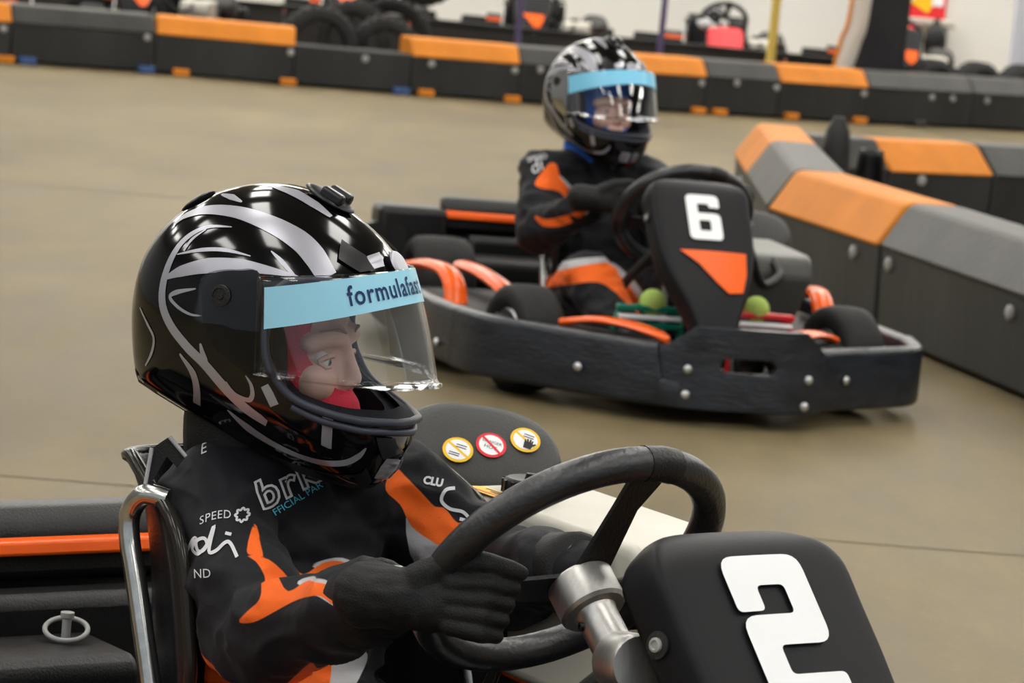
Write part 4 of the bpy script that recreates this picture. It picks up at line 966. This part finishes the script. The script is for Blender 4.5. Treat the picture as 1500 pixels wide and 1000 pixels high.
for k in range(6):
    x = 2.70 + k * .35; y = 23.60 + k * .287
    tyre(rl[k], Matrix.Translation((x, y, .215)) @ Matrix.Rotation(.7, 4, 'Z'), .215, .17, 'tyre row on the right')

# ------------------------------------------------------------------ the two karts
def kmat(o, a): return Matrix.Translation(o) @ Matrix.Rotation(-radians(a), 4, 'Z')
M2 = kmat((-.14009, 3.89707, 0), 53); M6 = kmat((.31406, 9.07104, 0), 76)
k2 = make_kart('black go-kart number 2 in the foreground with orange stripe and stickered engine cover', '2', M2, pan=(0, .022, 0), wheel_turn=0.0, steer=.22)
k6 = make_kart('black go-kart number 6 in the middle distance with orange inlays', '6', M6, dz=-.12, wheel_turn=.15, steer=.22, detail=False, front_y=.03, dsc=.8, pan=(0, -.045, -.022), sw_dz=-.055, tank_mat=mat('grey_tank', (.10, .10, .09), .4))
# parked karts behind the pit wall
pk = [((-.06, 25.75), 92, 'parked black kart behind the pit wall, above the second helmet', None), ((1.32, 25.75), 88, 'parked red and white kart behind the pit wall', REDV), ((-1.44, 25.9), 92, 'parked black kart behind the pit wall, right of the tyre heap', None), ((2.62, 25.75), 88, 'parked black kart beside the pale leaning post', None), ((-2.6, 22.7), 90, 'parked black kart behind the far barrier at top left', None), ((-4.1, 22.9), 85, 'parked black kart at the left end behind the far barrier', None)]
base = make_kart(pk[0][2], None, kmat((*pk[0][0], 0), pk[0][1]), dz=-.1, detail=False)
redk = make_kart(pk[1][2], None, kmat((*pk[1][0], 0), pk[1][1]), dz=-.1, detail=False, panel_mat=REDV, pan=(0, 0, -.12))
for (xy, a, lab, pm) in pk[2:]:
    c_ = copy_tree(base); c_.matrix_world = kmat((*xy, 0), a); c_['label'] = lab
for o in [base, redk] + [x for x in C.objects if x.get('label') in [p[2] for p in pk]]: o['group'] = 'parked karts behind the barriers'; o['category'] = 'go-kart'
hp = thing('spare_helmet', 'dark spare helmet resting on the red parked kart', 'helmet', Matrix.Translation((1.26, 25.45, .50)))
MB().sphere((0, 0, 0), (.10, .12, .12)).build('shell', SHELL, hp); MB().sphere((-.05, -.04, -.02), (.07, .09, .05)).build('visor', WHITE, hp)

# ------------------------------------------------------------------ drivers
A2 = dict(ax=(.5894, .8022, .0951), ay=(-.1578, -.0011, .9875), az=(-.7923, .597, -.126)); REF2 = (-.0584, -.0968, .442)
A6 = dict(ax=(.2291, .9687, .0951), ay=(-.1449, -.0627, .9875), az=(-.9626, .24, -.126)); REF6 = (.0117, -.1395, .4379)
F2 = tuple(Vector(A2[k]) for k in ('ax', 'ay', 'az')); F6 = tuple(Vector(A6[k]) for k in ('ax', 'ay', 'az'))
HM2 = Matrix.Translation((-.28024, 3.96675, .685)) @ Matrix.Rotation(radians(-20), 4, 'Z')
HM6 = Matrix.Translation((.1667, 9.1786, .704)) @ Matrix.Rotation(radians(-56), 4, 'Z') @ Matrix.Rotation(radians(-3), 4, 'Y')
make_helmet('glossy black helmet with silver swooshes on the foreground driver', HM2, True, CYAN, 'formulafast')
make_helmet('glossy black helmet with silver swooshes on the number 6 driver', HM6, True, CYAN6, None)

def shoes(p, J):
    for s in ('r', 'l'):
        an = Vector(J[s + 'an']); mb = MB(); mb.sphere(an + Vector((.03, 0, -.02)), (.06, .038, .045)); mb.sphere(an + Vector((.085, 0, .0)), (.05, .036, .055)); mb.capsule(an + Vector((-.01, 0, .02)), an + Vector((-.0, 0, -.03)), .042, .04)
        me = remesh(mb, .006, 4); me.materials.clear(); me.materials.append(BLACKP)
        for q in me.polygons: q.use_smooth = True
        link('shoe', me, p)
J2 = dict(chest=(-.155, -.03, .435), pelvis=(-.09, -.02, .20), neck=(-.15, -.055, .565), rsh=(-.130, -.140, .478), rel=(.06, -.185, .365), rwr=(.285, -.185, .458), lsh=(-.135, .118, .485), lel=(-.04, .215, .395), lwr=(.14, .19, .445),
          rhp=(-.05, -.10, .17), rkn=(.34, -.15, .29), ran=(.58, -.13, .15), lhp=(-.05, .06, .17), lkn=(.34, .13, .29), lan=(.58, .13, .15))
p2 = thing('person', 'driver in black and orange race suit holding the number 2 kart wheel', 'person', M2)
s2 = make_suit(J2, .0045)
Z2 = dict(orange_zone=[
    [(-.016, .031), (-.008, .014), (-.002, -.003), (-.011, -.002), (-.021, .002)],
    [(-.021, -.002), (.004, -.006), (.02, -.02), (.034, -.034), (.055, -.022), (.077, -.021), (.095, -.033), (.092, -.043), (.071, -.033), (.047, -.04), (.02, -.055), (-.004, -.068), (-.023, -.07), (-.012, -.057), (.002, -.043), (.001, -.024), (-.009, -.009)],
    [(-.081, -.096), (-.076, -.111), (-.047, -.133), (-.042, -.152), (0, -.153), (.024, -.144), (.057, -.112), (.063, -.122), (.081, -.117), (.083, -.128), (.065, -.142), (.052, -.19), (-.07, -.19), (-.079, -.134)],
    [(.126, .063), (.137, .087), (.149, .077), (.17, .055), (.184, .04), (.196, .038), (.21, .021), (.22, .021), (.238, .012), (.25, .006), (.24, -.009), (.198, -.008), (.179, 0), (.156, .017), (.144, .042)],
    [(.312, 0), (.318, .002), (.34, .013), (.35, .007), (.341, .002)]],
    white_zone=[[(.043, -.026), (.055, -.019), (.077, -.017), (.1, -.03), (.103, -.039), (.093, -.044), (.071, -.034)], [(.049, -.166), (.063, -.134), (.084, -.122), (.104, -.128), (.103, -.146), (.079, -.182)],
    [(.15, .028), (.179, .002), (.198, -.006), (.24, -.008), (.237, -.04), (.166, -.04)], [(.308, -.005), (.341, .008), (.344, 0), (.316, -.012)]])
paint(s2, Z2, REF2, **A2)
suit2 = link('race_suit', s2, p2); bv2 = bvh_of(s2)
def emb(bm, s, t, rot, m, nm='embroidery', lift=.0014): return project_print(bm, bv2, REF2, A2['ax'], A2['ay'], A2['az'], s, t, rot, nm, m, suit2, lift)
# sleeve and chest embroidery
bm = text_bm('SPEED', .0125, spacing=1.1)
for v in bm.verts: v.co.y += -.9 * (v.co.x - .008) ** 2 * 10
emb(bm, -.060, .040, .06, EMBR)
emb(stroke([Vector((.0065 * cos(t) * (1 + .18 * cos(8 * t)), .0065 * sin(t) * (1 + .18 * cos(8 * t)), 0)) for t in [2 * pi * k / 48 for k in range(49)]], lambda t: .0022), -.030, .040, 0, EMBR)
emb(stroke(spline([(-.036, -.014, 0), (-.026, .004, 0), (-.022, .006, 0), (-.026, -.006, 0), (-.018, -.010, 0), (-.008, .0, 0), (-.012, .007, 0), (-.021, .003, 0), (-.018, -.007, 0), (-.009, -.003, 0), (-.001, .021, 0), (-.005, -.006, 0), (.003, -.006, 0), (.013, .003, 0), (.019, .002, 0), (.028, -.012, 0)], 5), lambda t: .0038), -.059, .008, 0, EMBR)
emb(stroke([Vector((-.003, 0, 0)), Vector((.004, -.0015, 0))], lambda t: .0035), -.044, .021, 0, EMBR)
emb(text_bm('ND', .014, spacing=1.05), -.070, -.023, .1, EMBR)
emb(text_bm('brk', .046, spacing=1.12, bold=.0022, shear=.1), .014, .071, radians(27), EMBR)
emb(text_bm('brk', .046, spacing=1.12, bold=-.0004, shear=.1), .014, .071, radians(27), BLACKV, 'embroidery', .0026)
emb(text_bm('FFICIAL PAR', .0115, spacing=1.0), .027, .054, radians(31), EMBC)
emb(text_bm('CLU', .0125, bold=.0006), .182, .069, radians(-12), EMBR)
emb(stroke(spline([(.012, .012, 0), (.001, .010, 0), (-.004, -.002, 0), (.006, -.012, 0), (.022, -.016, 0), (.030, -.026, 0), (.018, -.024, 0)], 5), lambda t: .004), .196, .049, 0, EMBR)
emb(text_bm('E', .016, shear=.3), -.082, .112, radians(25), EMBR)
emb(stroke(spline([(-.022, .008, 0), (-.012, .004, 0), (-.006, -.004, 0), (.004, -.001, 0), (.012, -.002, 0)], 4), lambda t: .003), -.098, .120, radians(10), EMBR)
emb(stroke(spline([(-.034, -.008, 0), (-.018, -.002, 0), (-.009, -.008, 0), (.001, .002, 0), (.016, .009, 0), (.032, .007, 0)], 5), lambda t: .0035), .160, -.146, 0, EMBR)
# shoulder tab
tabm = lay(poly_bm([[(-.145, .062), (-.136, .115), (-.117, .128), (-.098, .105), (-.108, .092), (-.120, .105)]]), lambda u, v: Vector(REF2) + F2[0] * u + F2[1] * v - F2[2] * .030, 'shoulder_tab', GLOVE, p2, 0)
for nm_, a_, b_ in (('tab_trim', (-.117, .128), (-.098, .105)), ('tab_trim', (-.137, .115), (-.146, .064))):
    pa = [Vector(REF2) + F2[0] * q[0] + F2[1] * q[1] - F2[2] * .031 for q in (a_, b_)]
    MB().tube(pa, .0025, 8).build(nm_, GREYT, p2)
G2 = Vector((.385, -.155, .480))
g = make_glove(F2, G2); link('glove', g, p2)
gl = make_glove(F2, G2, vox=.004)
for v in gl.vertices: v.co.y *= -1
gl.flip_normals(); gl.transform(Matrix.Translation((-.09, .03, -.02))); link('glove', gl, p2)
for s_ in ('r', 'l'):
    wv = Vector(J2[s_ + 'wr']); ev = Vector(J2[s_ + 'el']); d = (wv - ev).normalized()
    MB().tube([wv - d * .035, wv - d * .01, wv + d * .012, wv + d * .016], lambda i: (.047, .046, .045, .040)[i], 20).build('cuff', GLOVE, p2)
shoes(p2, J2)
HL2 = M2.inverted() @ HM2
MB().tube(spline([HL2 @ Vector((-.03, 0, -.16)), HL2 @ Vector((-.035, 0, -.115)), HL2 @ Vector((-.03, 0, -.05))], 4), .064, 20).build('collar', GLOVE, p2)
make_head(p2, HL2, REDB, .066, -.060)

J6 = dict(chest=(-.16, -.10, .435), pelvis=(-.10, -.06, .19), neck=(-.155, -.112, .57), rsh=(-.10, -.255, .505), rel=(.06, -.30, .36), rwr=(.25, -.215, .455), lsh=(-.14, .035, .505), lel=(.06, .10, .40), lwr=(.26, .06, .49),
          rhp=(-.06, -.15, .17), rkn=(.34, -.22, .28), ran=(.58, -.16, .14), lhp=(-.06, .02, .17), lkn=(.34, .09, .29), lan=(.58, .13, .14))
p6 = thing('person', 'driver in black and orange race suit steering the number 6 kart', 'person', M6)
s6 = make_suit(J6, .0065)
Z6 = dict(orange_zone=[[(-.156, .058), (-.119, .109), (-.098, .105), (-.089, .072), (-.058, .036), (-.069, .014), (-.094, .036), (-.141, .042)], [(-.159, -.033), (-.127, -.045), (-.063, -.033), (-.022, -.018), (-.033, -.038), (-.081, -.062), (-.136, -.062)],
    [(-.157, -.192), (-.072, -.176), (0, -.163), (.049, -.167), (.094, -.217), (.127, -.275), (.1, -.293), (.045, -.239), (0, -.212), (-.072, -.217), (-.136, -.217)], [(.1, .018), (.123, .054), (.163, .069), (.174, .054), (.141, .018)]],
    white_zone=[[(-.105, .076), (-.087, .076), (-.045, .033), (-.058, .014)], [(-.045, -.022), (-.018, -.011), (-.022, -.033), (-.045, -.04)], [(-.163, -.163), (-.091, -.156), (-.009, -.148), (.054, -.152), (.112, -.208), (.138, -.272), (.123, -.281), (.054, -.181), (-.018, -.174), (-.152, -.195)], [(.091, .014), (.109, .043), (.127, .047), (.123, .014)]])
paint(s6, Z6, REF6, **A6)
suit6 = link('race_suit', s6, p6); bv6 = bvh_of(s6)
for bm, s, t, r_ in ((text_bm('di', .05, shear=.3), -.155, .10, .5), (text_bm('SPEED', .02), -.15, .125, .2)):
    project_print(bm, bv6, REF6, A6['ax'], A6['ay'], A6['az'], s, t, r_, 'embroidery', EMBR, suit6, .002, .008)
G6 = Vector((.335, -.165, .485))
link('glove', make_glove(F6, G6, vox=.005), p6)
gl = make_glove(F6, G6, vox=.005)
for v in gl.vertices: v.co.y *= -1
gl.flip_normals(); gl.transform(Matrix.Translation((.03, -.09, .035))); link('glove', gl, p6)
for s_ in ('r', 'l'):
    wv = Vector(J6[s_ + 'wr']); ev = Vector(J6[s_ + 'el']); d = (wv - ev).normalized()
    MB().tube([wv - d * .035, wv - d * .01, wv + d * .012, wv + d * .016], lambda i: (.047, .046, .045, .040)[i], 20).build('cuff', GLOVE, p6)
shoes(p6, J6)
HL6 = M6.inverted() @ HM6
MB().tube(spline([HL6 @ Vector((-.03, 0, -.165)), HL6 @ Vector((-.03, 0, -.11)), HL6 @ Vector((-.03, 0, -.05))], 4), .066, 20).build('neck_scarf', BLUEB, p6)
make_head(p6, HL6, BLUEB, .016, -.075)

bpy.data.scenes.remove(SCR)
